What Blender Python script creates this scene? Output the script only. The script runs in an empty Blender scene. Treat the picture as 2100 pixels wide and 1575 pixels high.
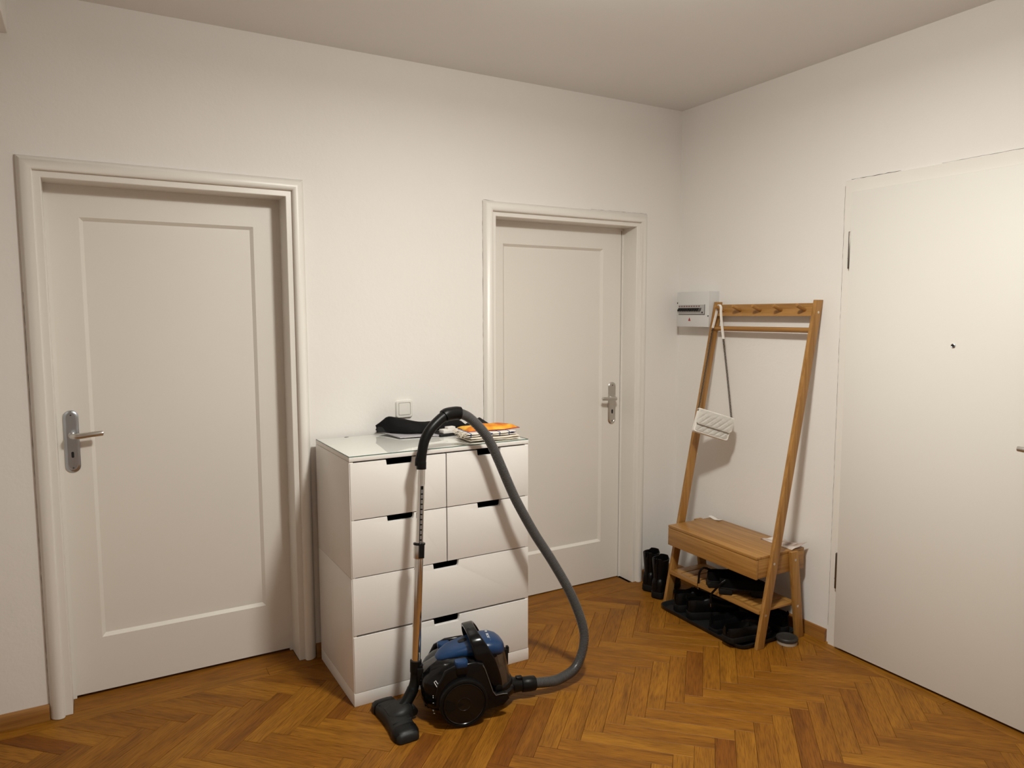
import bpy, bmesh, math, random
from mathutils import Vector, Matrix
random.seed(7)
S = bpy.context.scene
COL = S.collection
PI = math.pi

# ------------------------------------------------------------------ camera, world, lights, exposure
cam_d = bpy.data.cameras.new('camera')
cam = bpy.data.objects.new('camera', cam_d)
COL.objects.link(cam)
cam_d.sensor_width = 36.0
cam_d.lens = 1495.36 / 2100.0 * 36.0
cam_d.clip_start = 0.02
CAM_R = Matrix(((0.865142, 0.048878, -0.499139), (-0.501523, 0.080664, -0.861376), (-0.00184, 0.995542, 0.094299)))
CAM_P = Vector((-2.96039, -3.18583, 1.53449))
cam.matrix_world = Matrix.Translation(CAM_P) @ CAM_R.to_4x4()
S.camera = cam

w = bpy.data.worlds.new('world')
S.world = w
w.use_nodes = True
w.node_tree.nodes['Background'].inputs[0].default_value = (0.55, 0.6, 0.7, 1)
w.node_tree.nodes['Background'].inputs[1].default_value = 0.05

def area_light(name, loc, size, energy, color, spread=PI):
    d = bpy.data.lights.new(name, 'AREA')
    d.shape = 'DISK'
    d.size = size
    d.energy = energy
    d.color = color
    d.spread = spread
    o = bpy.data.objects.new(name, d)
    o.location = loc
    COL.objects.link(o)
    return o

LAMP_COL = (1.0, 0.987, 0.908)
area_light('ceiling_lamp_light', (-1.68, -1.74, 2.54), 0.24, 39.5, LAMP_COL)
pd = bpy.data.lights.new('ceiling_lamp_glow', 'POINT')       # the same lamp's light to the sides and up
pd.energy = 26.0
pd.shadow_soft_size = 0.11
pd.color = LAMP_COL
po = bpy.data.objects.new('ceiling_lamp_glow', pd)
po.location = (-1.68, -1.74, 2.52)
COL.objects.link(po)

S.view_settings.view_transform = 'Standard'
S.view_settings.look = 'None'
S.view_settings.gamma = 1.0
S.view_settings.use_curve_mapping = False
S.view_settings.exposure = 0.0

# ------------------------------------------------------------------ helpers: scene objects
def tag(o, label=None, cat=None, group=None, kind=None):
    if label: o['label'] = label
    if cat: o['category'] = cat
    if group: o['group'] = group
    if kind: o['kind'] = kind
    return o

def thing(name, label, cat, loc=(0, 0, 0), rot=None, group=None, kind=None):
    o = bpy.data.objects.new(name, None)
    o.empty_display_size = 0.05
    m = Matrix.Translation(Vector(loc))
    if rot is not None:
        m = m @ (rot.to_4x4() if isinstance(rot, Matrix) else Matrix.Rotation(rot, 4, 'Z'))
    o.matrix_world = m
    COL.objects.link(o)
    return tag(o, label, cat, group, kind)

def obj(name, bm, material, parent=None, smooth=None, label=None):
    me = bpy.data.meshes.new(name)
    bmesh.ops.recalc_face_normals(bm, faces=bm.faces[:])
    bm.to_mesh(me)
    bm.free()
    if isinstance(material, (list, tuple)):
        for m in material: me.materials.append(m)
    else:
        me.materials.append(material)
    if smooth:
        me.polygons.foreach_set('use_smooth', [True] * len(me.polygons))
        me.set_sharp_from_angle(angle=math.radians(smooth))
    o = bpy.data.objects.new(name, me)
    COL.objects.link(o)
    if parent is not None: o.parent = parent
    if label: o['label'] = label
    return o

# ------------------------------------------------------------------ helpers: shapes (all add to a bmesh)
def B(): return bmesh.new()

def box(bm, a, b, bev=0.0, seg=2, M=None, mi=0):
    c = [(a[i] + b[i]) / 2 for i in range(3)]
    s = [abs(b[i] - a[i]) for i in range(3)]
    mm = Matrix.Translation(c) @ Matrix.Diagonal((s[0], s[1], s[2], 1))
    r = bmesh.ops.create_cube(bm, size=1.0, matrix=mm)
    vs = r['verts']
    if bev > 0:
        es = list({e for v in vs for e in v.link_edges})
        rr = bmesh.ops.bevel(bm, geom=es, offset=min(bev, min(s) * 0.45), segments=seg, profile=0.5, affect='EDGES')
        vs = list({v for f in rr['faces'] for v in f.verts} | {v for v in vs if v.is_valid})
    if M is not None: bmesh.ops.transform(bm, matrix=M, verts=vs)
    if mi:
        for f in {f for v in vs for f in v.link_faces}: f.material_index = mi
    return vs

def prism(bm, pts, lo, hi, axis='z', bev=0.0, M=None):
    """extrude a 2-D outline; axis z: pts=(x,y); y: pts=(x,z); x: pts=(y,z)"""
    def v3(p, t):
        return (p[0], p[1], t) if axis == 'z' else (p[0], t, p[1]) if axis == 'y' else (t, p[0], p[1])
    va = [bm.verts.new(v3(p, lo)) for p in pts]
    vb = [bm.verts.new(v3(p, hi)) for p in pts]
    n = len(pts)
    fs = [bm.faces.new(va), bm.faces.new(list(reversed(vb)))]
    for i in range(n):
        fs.append(bm.faces.new((va[i], vb[i], vb[(i + 1) % n], va[(i + 1) % n])))
    vs = va + vb
    if bev > 0:
        es = list({e for f in fs[:2] for e in f.edges})
        bmesh.ops.recalc_face_normals(bm, faces=fs)
        rr = bmesh.ops.bevel(bm, geom=es, offset=bev, segments=2, profile=0.5, affect='EDGES')
        vs = list({v for f in rr['faces'] for v in f.verts} | {v for v in vs if v.is_valid})
    if M is not None: bmesh.ops.transform(bm, matrix=M, verts=vs)
    return vs

def loft(bm, rings, cap0=True, cap1=True, closed=True, mi=0):
    vr = [[bm.verts.new(p) for p in r] for r in rings]
    n = len(rings[0])
    for a, b in zip(vr, vr[1:]):
        for i in range(n if closed else n - 1):
            j = (i + 1) % n
            f = bm.faces.new((a[i], a[j], b[j], b[i]))
            f.material_index = mi
    if closed and cap0: bm.faces.new(list(reversed(vr[0]))).material_index = mi
    if closed and cap1: bm.faces.new(vr[-1]).material_index = mi
    return vr

def catmull(pts, n):
    P = [Vector(p) for p in pts]
    P = [2 * P[0] - P[1]] + P + [2 * P[-1] - P[-2]]
    out = []
    for i in range(1, len(P) - 2):
        a, b, c, d = P[i - 1:i + 3]
        for k in range(n):
            t = k / n
            out.append(0.5 * ((2 * b) + (c - a) * t + (2 * a - 5 * b + 4 * c - d) * t * t + (3 * b - a - 3 * c + d) * t ** 3))
    out.append(P[-2].copy())
    return out

def resample(pts, step):
    out = [pts[0].copy()]
    acc = 0.0
    for a, b in zip(pts, pts[1:]):
        L = (b - a).length
        while acc + L >= step and L > 1e-9:
            t = (step - acc) / L
            a = a.lerp(b, t)
            out.append(a.copy())
            L = (b - a).length
            acc = 0.0
        acc += L
    if (out[-1] - pts[-1]).length > step * 0.3: out.append(pts[-1].copy())
    return out

def frames(path):
    fr = []
    up = Vector((0.13, 0.21, 0.97)).normalized()
    for i, p in enumerate(path):
        t = (path[min(i + 1, len(path) - 1)] - path[max(i - 1, 0)]).normalized()
        x = up - t * up.dot(t)
        if x.length < 1e-4: x = t.orthogonal()
        x.normalize()
        up = x
        fr.append((x, t.cross(x)))
    return fr

def tube(bm, path, r, seg=16, caps=True, mi=0, flat=1.0):
    path = [Vector(p) for p in path]
    fr = frames(path)
    rings = []
    for i, (p, (x, y)) in enumerate(zip(path, fr)):
        rr = r[i] if isinstance(r, (list, tuple)) else r
        rings.append([p + (x * math.cos(2 * PI * k / seg) + y * math.sin(2 * PI * k / seg) * flat) * rr for k in range(seg)])
    loft(bm, rings, caps, caps, mi=mi)

def lathe(bm, prof, seg=32, M=None, cap=True):
    """profile of (r, z), turned about z"""
    rings = [[Vector((r * math.cos(2 * PI * k / seg), r * math.sin(2 * PI * k / seg), z)) for k in range(seg)] for r, z in prof]
    if M is not None: rings = [[M @ v for v in r] for r in rings]
    loft(bm, rings, cap, cap)

def rot_to(d):
    return Vector((0, 0, 1)).rotation_difference(Vector(d).normalized()).to_matrix().to_4x4()

def cyl(bm, p0, p1, r, seg=20, bev=0.0):
    p0, p1 = Vector(p0), Vector(p1)
    L = (p1 - p0).length
    M = Matrix.Translation(p0) @ rot_to(p1 - p0)
    prof = [(r, 0), (r, L)] if bev <= 0 else [(r - bev, 0), (r - bev * .3, bev * .3), (r, bev), (r, L - bev), (r - bev * .3, L - bev * .3), (r - bev, L)]
    lathe(bm, prof, seg, M)

def rrect(w, h, r, n=6, cx=0, cy=0):
    pts = []
    for (sx, sy, a0) in ((1, 1, 0), (-1, 1, 90), (-1, -1, 180), (1, -1, 270)):
        for k in range(n + 1):
            a = math.radians(a0 + 90 * k / n)
            pts.append((cx + sx * (w / 2 - r) + r * math.cos(a), cy + sy * (h / 2 - r) + r * math.sin(a)))
    return pts

def supell(u, hw, z0, z1, e=3.0, n=28, cy=0.0):
    out = []
    zc, hz = (z0 + z1) / 2, (z1 - z0) / 2
    for k in range(n):
        a = 2 * PI * k / n
        c, s = math.cos(a), math.sin(a)
        out.append(Vector((u, cy + hw * math.copysign(abs(c) ** (2 / e), c), zc + hz * math.copysign(abs(s) ** (2 / e), s))))
    return out

# ------------------------------------------------------------------ materials
class NT:
    def __init__(s, name):
        s.m = bpy.data.materials.new(name)
        s.m.use_nodes = True
        s.t = s.m.node_tree
        s.p = s.t.nodes['Principled BSDF']
        s.out = s.t.nodes['Material Output']
    def n(s, typ, **kw):
        nd = s.t.nodes.new(typ)
        for k, v in kw.items():
            if k.startswith('_'): setattr(nd, k[1:], v)
            else:
                nd.inputs[k.replace('__', ' ')].default_value = v
        return nd
    def l(s, a, b): s.t.links.new(a, b)
    def bump(s, height, strength, dist=0.002, prev=None):
        b = s.n('ShaderNodeBump', Strength=strength, Distance=dist)
        s.l(height, b.inputs['Height'])
        if prev: s.l(prev, b.inputs['Normal'])
        s.l(b.outputs[0], s.p.inputs['Normal'])
        return b.outputs[0]

def mat(name, col, rough=0.5, metal=0.0, var=0.0, vscale=8.0, bump=0.0, bscale=60.0, spec=0.5, coat=0.0, bdist=0.001):
    t = NT(name)
    t.p.inputs['Base Color'].default_value = (*col, 1)
    t.p.inputs['Roughness'].default_value = rough
    t.p.inputs['Metallic'].default_value = metal
    t.p.inputs['Specular IOR Level'].default_value = spec
    t.p.inputs['Coat Weight'].default_value = coat
    t.p.inputs['Coat Roughness'].default_value = 0.08
    tc = t.n('ShaderNodeTexCoord')
    if var > 0:
        nz = t.n('ShaderNodeTexNoise', Scale=vscale, Detail=4.0)
        t.l(tc.outputs['Object'], nz.inputs['Vector'])
        mx = t.n('ShaderNodeMix', _data_type='RGBA')
        mx.inputs[6].default_value = (*[c * (1 - var) for c in col], 1)
        mx.inputs[7].default_value = (*[min(1, c * (1 + var)) for c in col], 1)
        t.l(nz.outputs[0], mx.inputs[0])
        t.l(mx.outputs[2], t.p.inputs['Base Color'])
    if bump > 0:
        nb = t.n('ShaderNodeTexNoise', Scale=bscale, Detail=3.0)
        t.l(tc.outputs['Object'], nb.inputs['Vector'])
        t.bump(nb.outputs[0], bump, bdist)
    return t.m

def wall_mat():
    t = NT('painted plaster')
    t.p.inputs['Roughness'].default_value = 0.78
    t.p.inputs['Specular IOR Level'].default_value = 0.25
    tc = t.n('ShaderNodeTexCoord')
    n1 = t.n('ShaderNodeTexNoise', Scale=1.7, Detail=5.0, Roughness=0.6)
    t.l(tc.outputs['Object'], n1.inputs['Vector'])
    mx = t.n('ShaderNodeMix', _data_type='RGBA')
    mx.inputs[6].default_value = (0.80, 0.768, 0.735, 1)
    mx.inputs[7].default_value = (0.85, 0.82, 0.79, 1)
    t.l(n1.outputs[0], mx.inputs[0])
    # tiny nicks and specks in the paint
    v = t.n('ShaderNodeTexVoronoi', Scale=2.6)
    t.l(tc.outputs['Object'], v.inputs['Vector'])
    rp = t.n('ShaderNodeMath', _operation='LESS_THAN')
    rp.inputs[1].default_value = 0.012
    t.l(v.outputs['Distance'], rp.inputs[0])
    m2 = t.n('ShaderNodeMix', _data_type='RGBA')
    m2.inputs[7].default_value = (0.45, 0.40, 0.35, 1)
    t.l(rp.outputs[0], m2.inputs[0])
    t.l(mx.outputs[2], m2.inputs[6])
    t.l(m2.outputs[2], t.p.inputs['Base Color'])
    a = t.n('ShaderNodeTexNoise', Scale=4.5, Detail=6.0, Roughness=0.62)
    t.l(tc.outputs['Object'], a.inputs['Vector'])
    b = t.n('ShaderNodeTexNoise', Scale=95.0, Detail=2.0)
    t.l(tc.outputs['Object'], b.inputs['Vector'])
    p = t.bump(a.outputs[0], 0.30, 0.012)
    t.bump(b.outputs[0], 0.10, 0.0015, p)
    return t.m

def bamboo(name, axis, base=(0.42, 0.213, 0.056), dark=(0.262, 0.118, 0.024)):
    """laminated bamboo: strips and fibres running along the given local axis"""
    t = NT(name)
    t.p.inputs['Roughness'].default_value = 0.38
    tc = t.n('ShaderNodeTexCoord')
    sc = [60.0, 60.0, 60.0]
    sc['xyz'.index(axis)] = 1.6
    mp = t.n('ShaderNodeMapping')
    mp.inputs['Scale'].default_value = sc
    t.l(tc.outputs['Object'], mp.inputs['Vector'])
    n1 = t.n('ShaderNodeTexNoise', Scale=1.0, Detail=3.0)
    t.l(mp.outputs[0], n1.inputs['Vector'])
    sc2 = [260.0, 260.0, 260.0]
    sc2['xyz'.index(axis)] = 9.0
    mp2 = t.n('ShaderNodeMapping')
    mp2.inputs['Scale'].default_value = sc2
    t.l(tc.outputs['Object'], mp2.inputs['Vector'])
    n2 = t.n('ShaderNodeTexNoise', Scale=1.0, Detail=2.0)
    t.l(mp2.outputs[0], n2.inputs['Vector'])
    ad = t.n('ShaderNodeMath', _operation='MULTIPLY_ADD')
    ad.inputs[1].default_value = 0.45
    t.l(n2.outputs[0], ad.inputs[0])
    t.l(n1.outputs[0], ad.inputs[2])
    r = t.n('ShaderNodeValToRGB')
    r.color_ramp.elements[0].position = 0.50
    r.color_ramp.elements[0].color = (*dark, 1)
    r.color_ramp.elements[1].position = 0.86
    r.color_ramp.elements[1].color = (*base, 1)
    t.l(ad.outputs[0], r.inputs[0])
    t.l(r.outputs[0], t.p.inputs['Base Color'])
    t.bump(n2.outputs[0], 0.06, 0.001)
    return t.m

def oak_mat():
    t = NT('oiled oak parquet')
    at = t.n('ShaderNodeAttribute', _attribute_name='grain')
    rn = t.n('ShaderNodeAttribute', _attribute_name='plank_random')
    oi = t.n('ShaderNodeObjectInfo')
    ad = t.n('ShaderNodeMath', _operation='ADD')
    t.l(rn.outputs['Fac'], ad.inputs[0]); t.l(oi.outputs['Random'], ad.inputs[1])
    fr = t.n('ShaderNodeMath', _operation='FRACT')
    t.l(ad.outputs[0], fr.inputs[0])
    of = t.n('ShaderNodeVectorMath', _operation='SCALE')
    of.inputs[0].default_value = (37.0, 11.0, 5.0)
    t.l(fr.outputs[0], of.inputs['Scale'])
    v = t.n('ShaderNodeVectorMath', _operation='ADD')
    t.l(at.outputs['Vector'], v.inputs[0]); t.l(of.outputs[0], v.inputs[1])
    def nz(scale, detail=3.0, dist=0.0):
        mp = t.n('ShaderNodeMapping')
        mp.inputs['Scale'].default_value = scale
        t.l(v.outputs[0], mp.inputs['Vector'])
        n = t.n('ShaderNodeTexNoise', Scale=1.0, Detail=detail, Distortion=dist)
        t.l(mp.outputs[0], n.inputs['Vector'])
        return n.outputs[0]
    broad = nz((3.0, 24.0, 1.0), 4.0, 0.5)
    fine = nz((16.0, 330.0, 1.0), 2.0)
    pore = nz((40.0, 520.0, 1.0), 1.0)
    ramp = t.n('ShaderNodeValToRGB')
    cr = ramp.color_ramp
    cr.elements[0].position = 0.0; cr.elements[0].color = (0.185, 0.060, 0.0045, 1)
    cr.elements[1].position = 1.0; cr.elements[1].color = (0.325, 0.140, 0.0125, 1)
    for pos, c in ((0.035, (0.205, 0.073, 0.0055, 1)), (0.07, (0.248, 0.096, 0.0075, 1)), (0.5, (0.272, 0.109, 0.0085, 1)), (0.85, (0.298, 0.125, 0.0105, 1))):
        e = cr.elements.new(pos); e.color = c
    t.l(fr.outputs[0], ramp.inputs[0])
    m1 = t.n('ShaderNodeMix', _data_type='RGBA', _blend_type='MULTIPLY')
    m1.inputs[0].default_value = 1.0
    r1 = t.n('ShaderNodeValToRGB')
    r1.color_ramp.elements[0].position = 0.30; r1.color_ramp.elements[0].color = (0.74, 0.70, 0.62, 1)
    r1.color_ramp.elements[1].position = 0.66; r1.color_ramp.elements[1].color = (1.10, 1.10, 1.12, 1)
    t.l(broad, r1.inputs[0])
    t.l(ramp.outputs[0], m1.inputs[6]); t.l(r1.outputs[0], m1.inputs[7])
    m2 = t.n('ShaderNodeMix', _data_type='RGBA', _blend_type='MULTIPLY')
    m2.inputs[0].default_value = 1.0
    r2 = t.n('ShaderNodeValToRGB')
    r2.color_ramp.elements[0].position = 0.32; r2.color_ramp.elements[0].color = (0.62, 0.55, 0.45, 1)
    r2.color_ramp.elements[1].position = 0.56; r2.color_ramp.elements[1].color = (1.06, 1.06, 1.06, 1)
    t.l(fine, r2.inputs[0])
    t.l(m1.outputs[2], m2.inputs[6]); t.l(r2.outputs[0], m2.inputs[7])
    t.l(m2.outputs[2], t.p.inputs['Base Color'])
    rr = t.n('ShaderNodeMapRange')
    rr.inputs['To Min'].default_value = 0.42; rr.inputs['To Max'].default_value = 0.58
    t.l(broad, rr.inputs[0]); t.l(rr.outputs[0], t.p.inputs['Roughness'])
    t.p.inputs['Specular IOR Level'].default_value = 0.24
    t.bump(pore, 0.10, 0.0008)
    return t.m

def thin_glass(name, tint, gloss=(1, 1, 1), ior=1.5, rough=0.0, opaque=None, op_fac=0.0):
    t = NT(name)
    t.t.nodes.remove(t.p)
    tr = t.n('ShaderNodeBsdfTransparent'); tr.inputs[0].default_value = (*tint, 1)
    gl = t.n('ShaderNodeBsdfGlossy', Roughness=rough); gl.inputs[0].default_value = (*gloss, 1)
    fr = t.n('ShaderNodeFresnel', IOR=ior)
    mx = t.n('ShaderNodeMixShader')
    base = tr.outputs[0]
    if opaque:
        df = t.n('ShaderNodeBsdfDiffuse'); df.inputs[0].default_value = (*opaque, 1)
        m0 = t.n('ShaderNodeMixShader'); m0.inputs[0].default_value = op_fac
        tc = t.n('ShaderNodeTexCoord')
        nz = t.n('ShaderNodeTexNoise', Scale=14.0, Detail=4.0)
        t.l(tc.outputs['Object'], nz.inputs['Vector'])
        mr = t.n('ShaderNodeMapRange')
        mr.inputs['From Min'].default_value = 0.3; mr.inputs['From Max'].default_value = 0.7
        mr.inputs['To Min'].default_value = op_fac * 0.6; mr.inputs['To Max'].default_value = min(1, op_fac * 1.4)
        t.l(nz.outputs[0], mr.inputs[0]); t.l(mr.outputs[0], m0.inputs[0])
        t.l(tr.outputs[0], m0.inputs[1]); t.l(df.outputs[0], m0.inputs[2])
        base = m0.outputs[0]
    ge = t.n('ShaderNodeNewGeometry')
    inv = t.n('ShaderNodeMath', _operation='SUBTRACT'); inv.inputs[0].default_value = 1.0
    t.l(ge.outputs['Backfacing'], inv.inputs[1])
    fm = t.n('ShaderNodeMath', _operation='MULTIPLY')
    t.l(fr.outputs[0], fm.inputs[0]); t.l(inv.outputs[0], fm.inputs[1])
    t.l(fm.outputs[0], mx.inputs[0]); t.l(base, mx.inputs[1]); t.l(gl.outputs[0], mx.inputs[2])
    t.l(mx.outputs[0], t.out.inputs[0])
    return t.m

def check_mat():
    t = NT('checked tea towel cotton')
    t.p.inputs['Roughness'].default_value = 0.9
    tc = t.n('ShaderNodeTexCoord')
    sp = t.n('ShaderNodeSeparateXYZ')
    t.l(tc.outputs['Object'], sp.inputs[0])
    def stripe(out, per, wd, ph):
        a = t.n('ShaderNodeMath', _operation='MULTIPLY_ADD'); a.inputs[1].default_value = 1 / per; a.inputs[2].default_value = ph
        t.l(out, a.inputs[0])
        f = t.n('ShaderNodeMath', _operation='FRACT'); t.l(a.outputs[0], f.inputs[0])
        c = t.n('ShaderNodeMath', _operation='LESS_THAN'); c.inputs[1].default_value = wd
        t.l(f.outputs[0], c.inputs[0])
        return c.outputs[0]
    x = stripe(sp.outputs[0], 0.045, 0.12, 0.3)
    y = stripe(sp.outputs[1], 0.045, 0.12, 0.1)
    z = stripe(sp.outputs[2], 0.017, 0.45, 0.62)
    mx = t.n('ShaderNodeMath', _operation='MAXIMUM'); t.l(x, mx.inputs[0]); t.l(y, mx.inputs[1])
    c1 = t.n('ShaderNodeMix', _data_type='RGBA')
    c1.inputs[6].default_value = (0.72, 0.67, 0.60, 1); c1.inputs[7].default_value = (0.07, 0.09, 0.20, 1)
    t.l(mx.outputs[0], c1.inputs[0])
    wide = stripe(sp.outputs[0], 0.13, 0.34, 0.35)
    ml = t.n('ShaderNodeMath', _operation='MULTIPLY'); t.l(z, ml.inputs[0]); t.l(wide, ml.inputs[1])
    c2 = t.n('ShaderNodeMix', _data_type='RGBA'); c2.inputs[7].default_value = (0.06, 0.08, 0.22, 1)
    t.l(ml.outputs[0], c2.inputs[0]); t.l(c1.outputs[2], c2.inputs[6])
    t.l(c2.outputs[2], t.p.inputs['Base Color'])
    nz = t.n('ShaderNodeTexNoise', Scale=300.0); t.l(tc.outputs['Object'], nz.inputs['Vector'])
    t.bump(nz.outputs[0], 0.3, 0.002)
    return t.m

def ramp_mat(name, cols, scale, rough=0.7, stretch=(1, 1, 1), dist=0.6):
    t = NT(name)
    t.p.inputs['Roughness'].default_value = rough
    tc = t.n('ShaderNodeTexCoord')
    mp = t.n('ShaderNodeMapping'); mp.inputs['Scale'].default_value = stretch
    t.l(tc.outputs['Object'], mp.inputs[0])
    nz = t.n('ShaderNodeTexNoise', Scale=scale, Detail=4.0, Distortion=dist)
    t.l(mp.outputs[0], nz.inputs['Vector'])
    r = t.n('ShaderNodeValToRGB')
    el = r.color_ramp.elements
    el[0].position, el[0].color = cols[0][0], (*cols[0][1], 1)
    el[1].position, el[1].color = cols[-1][0], (*cols[-1][1], 1)
    for pos, c in cols[1:-1]:
        e = el.new(pos); e.color = (*c, 1)
    t.l(nz.outputs[0], r.inputs[0]); t.l(r.outputs[0], t.p.inputs['Base Color'])
    return t.m

M_wall = wall_mat()
M_ceil = mat('ceiling paint', (0.82, 0.81, 0.80), 0.85, var=0.03, vscale=2.0, bump=0.12, bscale=40, spec=0.2, bdist=0.002)
M_door = mat('satin white door paint', (0.785, 0.745, 0.69), 0.42, var=0.02, vscale=3.0, bump=0.05, bscale=18, bdist=0.002)
M_trimp = mat('glossy white frame paint', (0.80, 0.765, 0.715), 0.36, var=0.02, vscale=5.0, bump=0.08, bscale=22, bdist=0.002)
M_entr = mat('cream entrance door laminate', (0.79, 0.765, 0.72), 0.5, var=0.015, vscale=2.0)
M_chest = mat('white lacquered board', (0.83, 0.80, 0.77), 0.35, var=0.012, vscale=3.0)
M_chest_in = mat('drawer inside foil', (0.10, 0.09, 0.085), 0.8)
M_oak = oak_mat()
M_gap = mat('dark parquet joint', (0.030, 0.012, 0.004), 0.9)
M_skirt = bamboo('stained oak skirting', 'x', (0.34, 0.155, 0.035), (0.20, 0.075, 0.015))
M_bam_z = bamboo('bamboo upright grain', 'z')
M_bam_x = bamboo('bamboo long grain', 'x')
M_bam_y = bamboo('bamboo cross grain', 'y')
M_alu = mat('satin aluminium', (0.62, 0.60, 0.57), 0.30, 1.0, bump=0.03, bscale=200)
M_alu2 = mat('aluminium with bluish reflection tint', (0.48, 0.51, 0.56), 0.30, 1.0, bump=0.03, bscale=200)  # bluish tint stands in for cool light reflected in the left door's plate
M_chrome = mat('polished chrome', (0.78, 0.76, 0.74), 0.10, 1.0)
M_hinge = mat('dark steel hinge', (0.20, 0.175, 0.155), 0.32, 1.0)
M_screw = mat('zinc screw', (0.75, 0.70, 0.62), 0.35, 1.0)
M_dark = mat('black hole', (0.006, 0.006, 0.006), 0.8)
M_bk = mat('glossy black plastic', (0.004, 0.004, 0.0045), 0.17, bump=0.012, bscale=80, spec=0.26)
M_bkm = mat('matt black plastic', (0.0045, 0.0045, 0.0045), 0.40, bump=0.05, bscale=300, spec=0.22)
M_char = mat('charcoal textured plastic', (0.013, 0.013, 0.0125), 0.48, var=0.15, vscale=18, bump=0.12, bscale=420, spec=0.3)
M_hub = mat('smoked hub plastic', (0.006, 0.0055, 0.005), 0.20, spec=0.36)
M_grey = mat('dark grey plastic', (0.075, 0.07, 0.066), 0.35)
M_blue = mat('dark blue plastic', (0.007, 0.038, 0.115), 0.32, var=0.14, vscale=16, bump=0.02, bscale=90, spec=0.4)
M_hose = mat('grey ribbed hose plastic', (0.080, 0.077, 0.076), 0.30, spec=0.6)
M_white = mat('white print', (0.85, 0.85, 0.85), 0.5)
M_bin = thin_glass('smoky transparent plastic', (0.42, 0.38, 0.34), ior=1.5, rough=0.05, opaque=(0.11, 0.085, 0.065), op_fac=0.45)
M_dust = mat('grey brown dust', (0.13, 0.10, 0.08), 0.95, var=0.4, vscale=30, bump=0.5, bscale=60, bdist=0.004)
M_glass = thin_glass('clear float glass', (0.982, 0.990, 0.985), ior=1.52)
M_gedge = mat('green glass edge', (0.05, 0.13, 0.10), 0.15)
M_sw = mat('white switch plastic', (0.80, 0.775, 0.735), 0.28)
M_fuse = mat('pale grey enamelled steel', (0.66, 0.655, 0.65), 0.45)
M_red = mat('red warning print', (0.36, 0.02, 0.03), 0.5)
M_leather = mat('black leather', (0.003, 0.0028, 0.0028), 0.38, bump=0.2, bscale=140, spec=0.22)
M_suede = mat('black suede', (0.0025, 0.0025, 0.003), 0.85, bump=0.2, bscale=300, spec=0.1)
M_rub = mat('black rubber sole', (0.006, 0.0055, 0.005), 0.6, bump=0.1, bscale=200, spec=0.25)
M_tray = mat('dark grey plastic tray', (0.012, 0.0125, 0.0135), 0.45, bump=0.1, bscale=220, spec=0.35)
M_cream = mat('cream leather', (0.90, 0.865, 0.81), 0.48, var=0.04, vscale=30, bump=0.15, bscale=260)
M_chain = mat('dark gunmetal chain', (0.16, 0.145, 0.125), 0.35, 1.0)
M_cloth = mat('black woven cloth', (0.014, 0.0135, 0.014), 0.72, var=0.25, vscale=14, bump=0.3, bscale=220, spec=0.25)
M_lilac = mat('pale lilac plastic sleeve', (0.44, 0.42, 0.45), 0.4)
M_card = mat('white cardboard', (0.74, 0.71, 0.68), 0.6)
M_towel = mat('cream cotton', (0.70, 0.63, 0.53), 0.9, var=0.06, vscale=40, bump=0.35, bscale=260)
M_check = check_mat()
M_orange = ramp_mat('orange and red printed cotton', [(0.32, (0.38, 0.03, 0.02)), (0.42, (0.62, 0.16, 0.012)), (0.52, (0.80, 0.33, 0.02)), (0.62, (0.86, 0.50, 0.06)), (0.7, (0.66, 0.22, 0.02))], 9.0, 0.85)
M_leaflet = ramp_mat('printed leaflet paper', [(0.34, (0.16, 0.09, 0.07)), (0.42, (0.46, 0.36, 0.31)), (0.55, (0.66, 0.58, 0.53)), (0.7, (0.78, 0.74, 0.70))], 13.0, 0.5)
M_tin = mat('dull grey tin lid', (0.035, 0.031, 0.027), 0.45, spec=0.3)
M_tinb = mat('pale tin band', (0.42, 0.36, 0.29), 0.45)
M_paper = mat('white paper', (0.76, 0.73, 0.69), 0.7)

# ------------------------------------------------------------------ room shell
H = 2.676
PSI = -0.02025
RW_ROT = math.atan2(-math.cos(PSI), math.sin(PSI))     # local x along the right wall towards the camera, local y into the wall
XL, YF = -4.5, -4.9
D1 = dict(o=(-3.157, -2.142), op=(-3.083, -2.217), top=2.106, itop=2.057, optop=2.029, leaf=0.118)
D2 = dict(o=(-1.278, -0.250), op=(-1.207, -0.338), top=2.087, itop=2.039, optop=2.014, leaf=0.108)

bm = B()
box(bm, (XL - .2, 0, -.02), (D1['o'][0] + .03, .22, H))
box(bm, (D1['o'][1] - .03, 0, -.02), (D2['o'][0] + .03, .22, H))
box(bm, (D2['o'][1] - .03, 0, -.02), (0.22, .22, H))
box(bm, (D1['o'][0] + .03, 0, D1['top'] - .03), (D1['o'][1] - .03, .22, H))
box(bm, (D2['o'][0] + .03, 0, D2['top'] - .03), (D2['o'][1] - .03, .22, H))
tag(obj('wall_back', bm, M_wall), 'white plastered back wall with two panelled doors', kind='structure')

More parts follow.
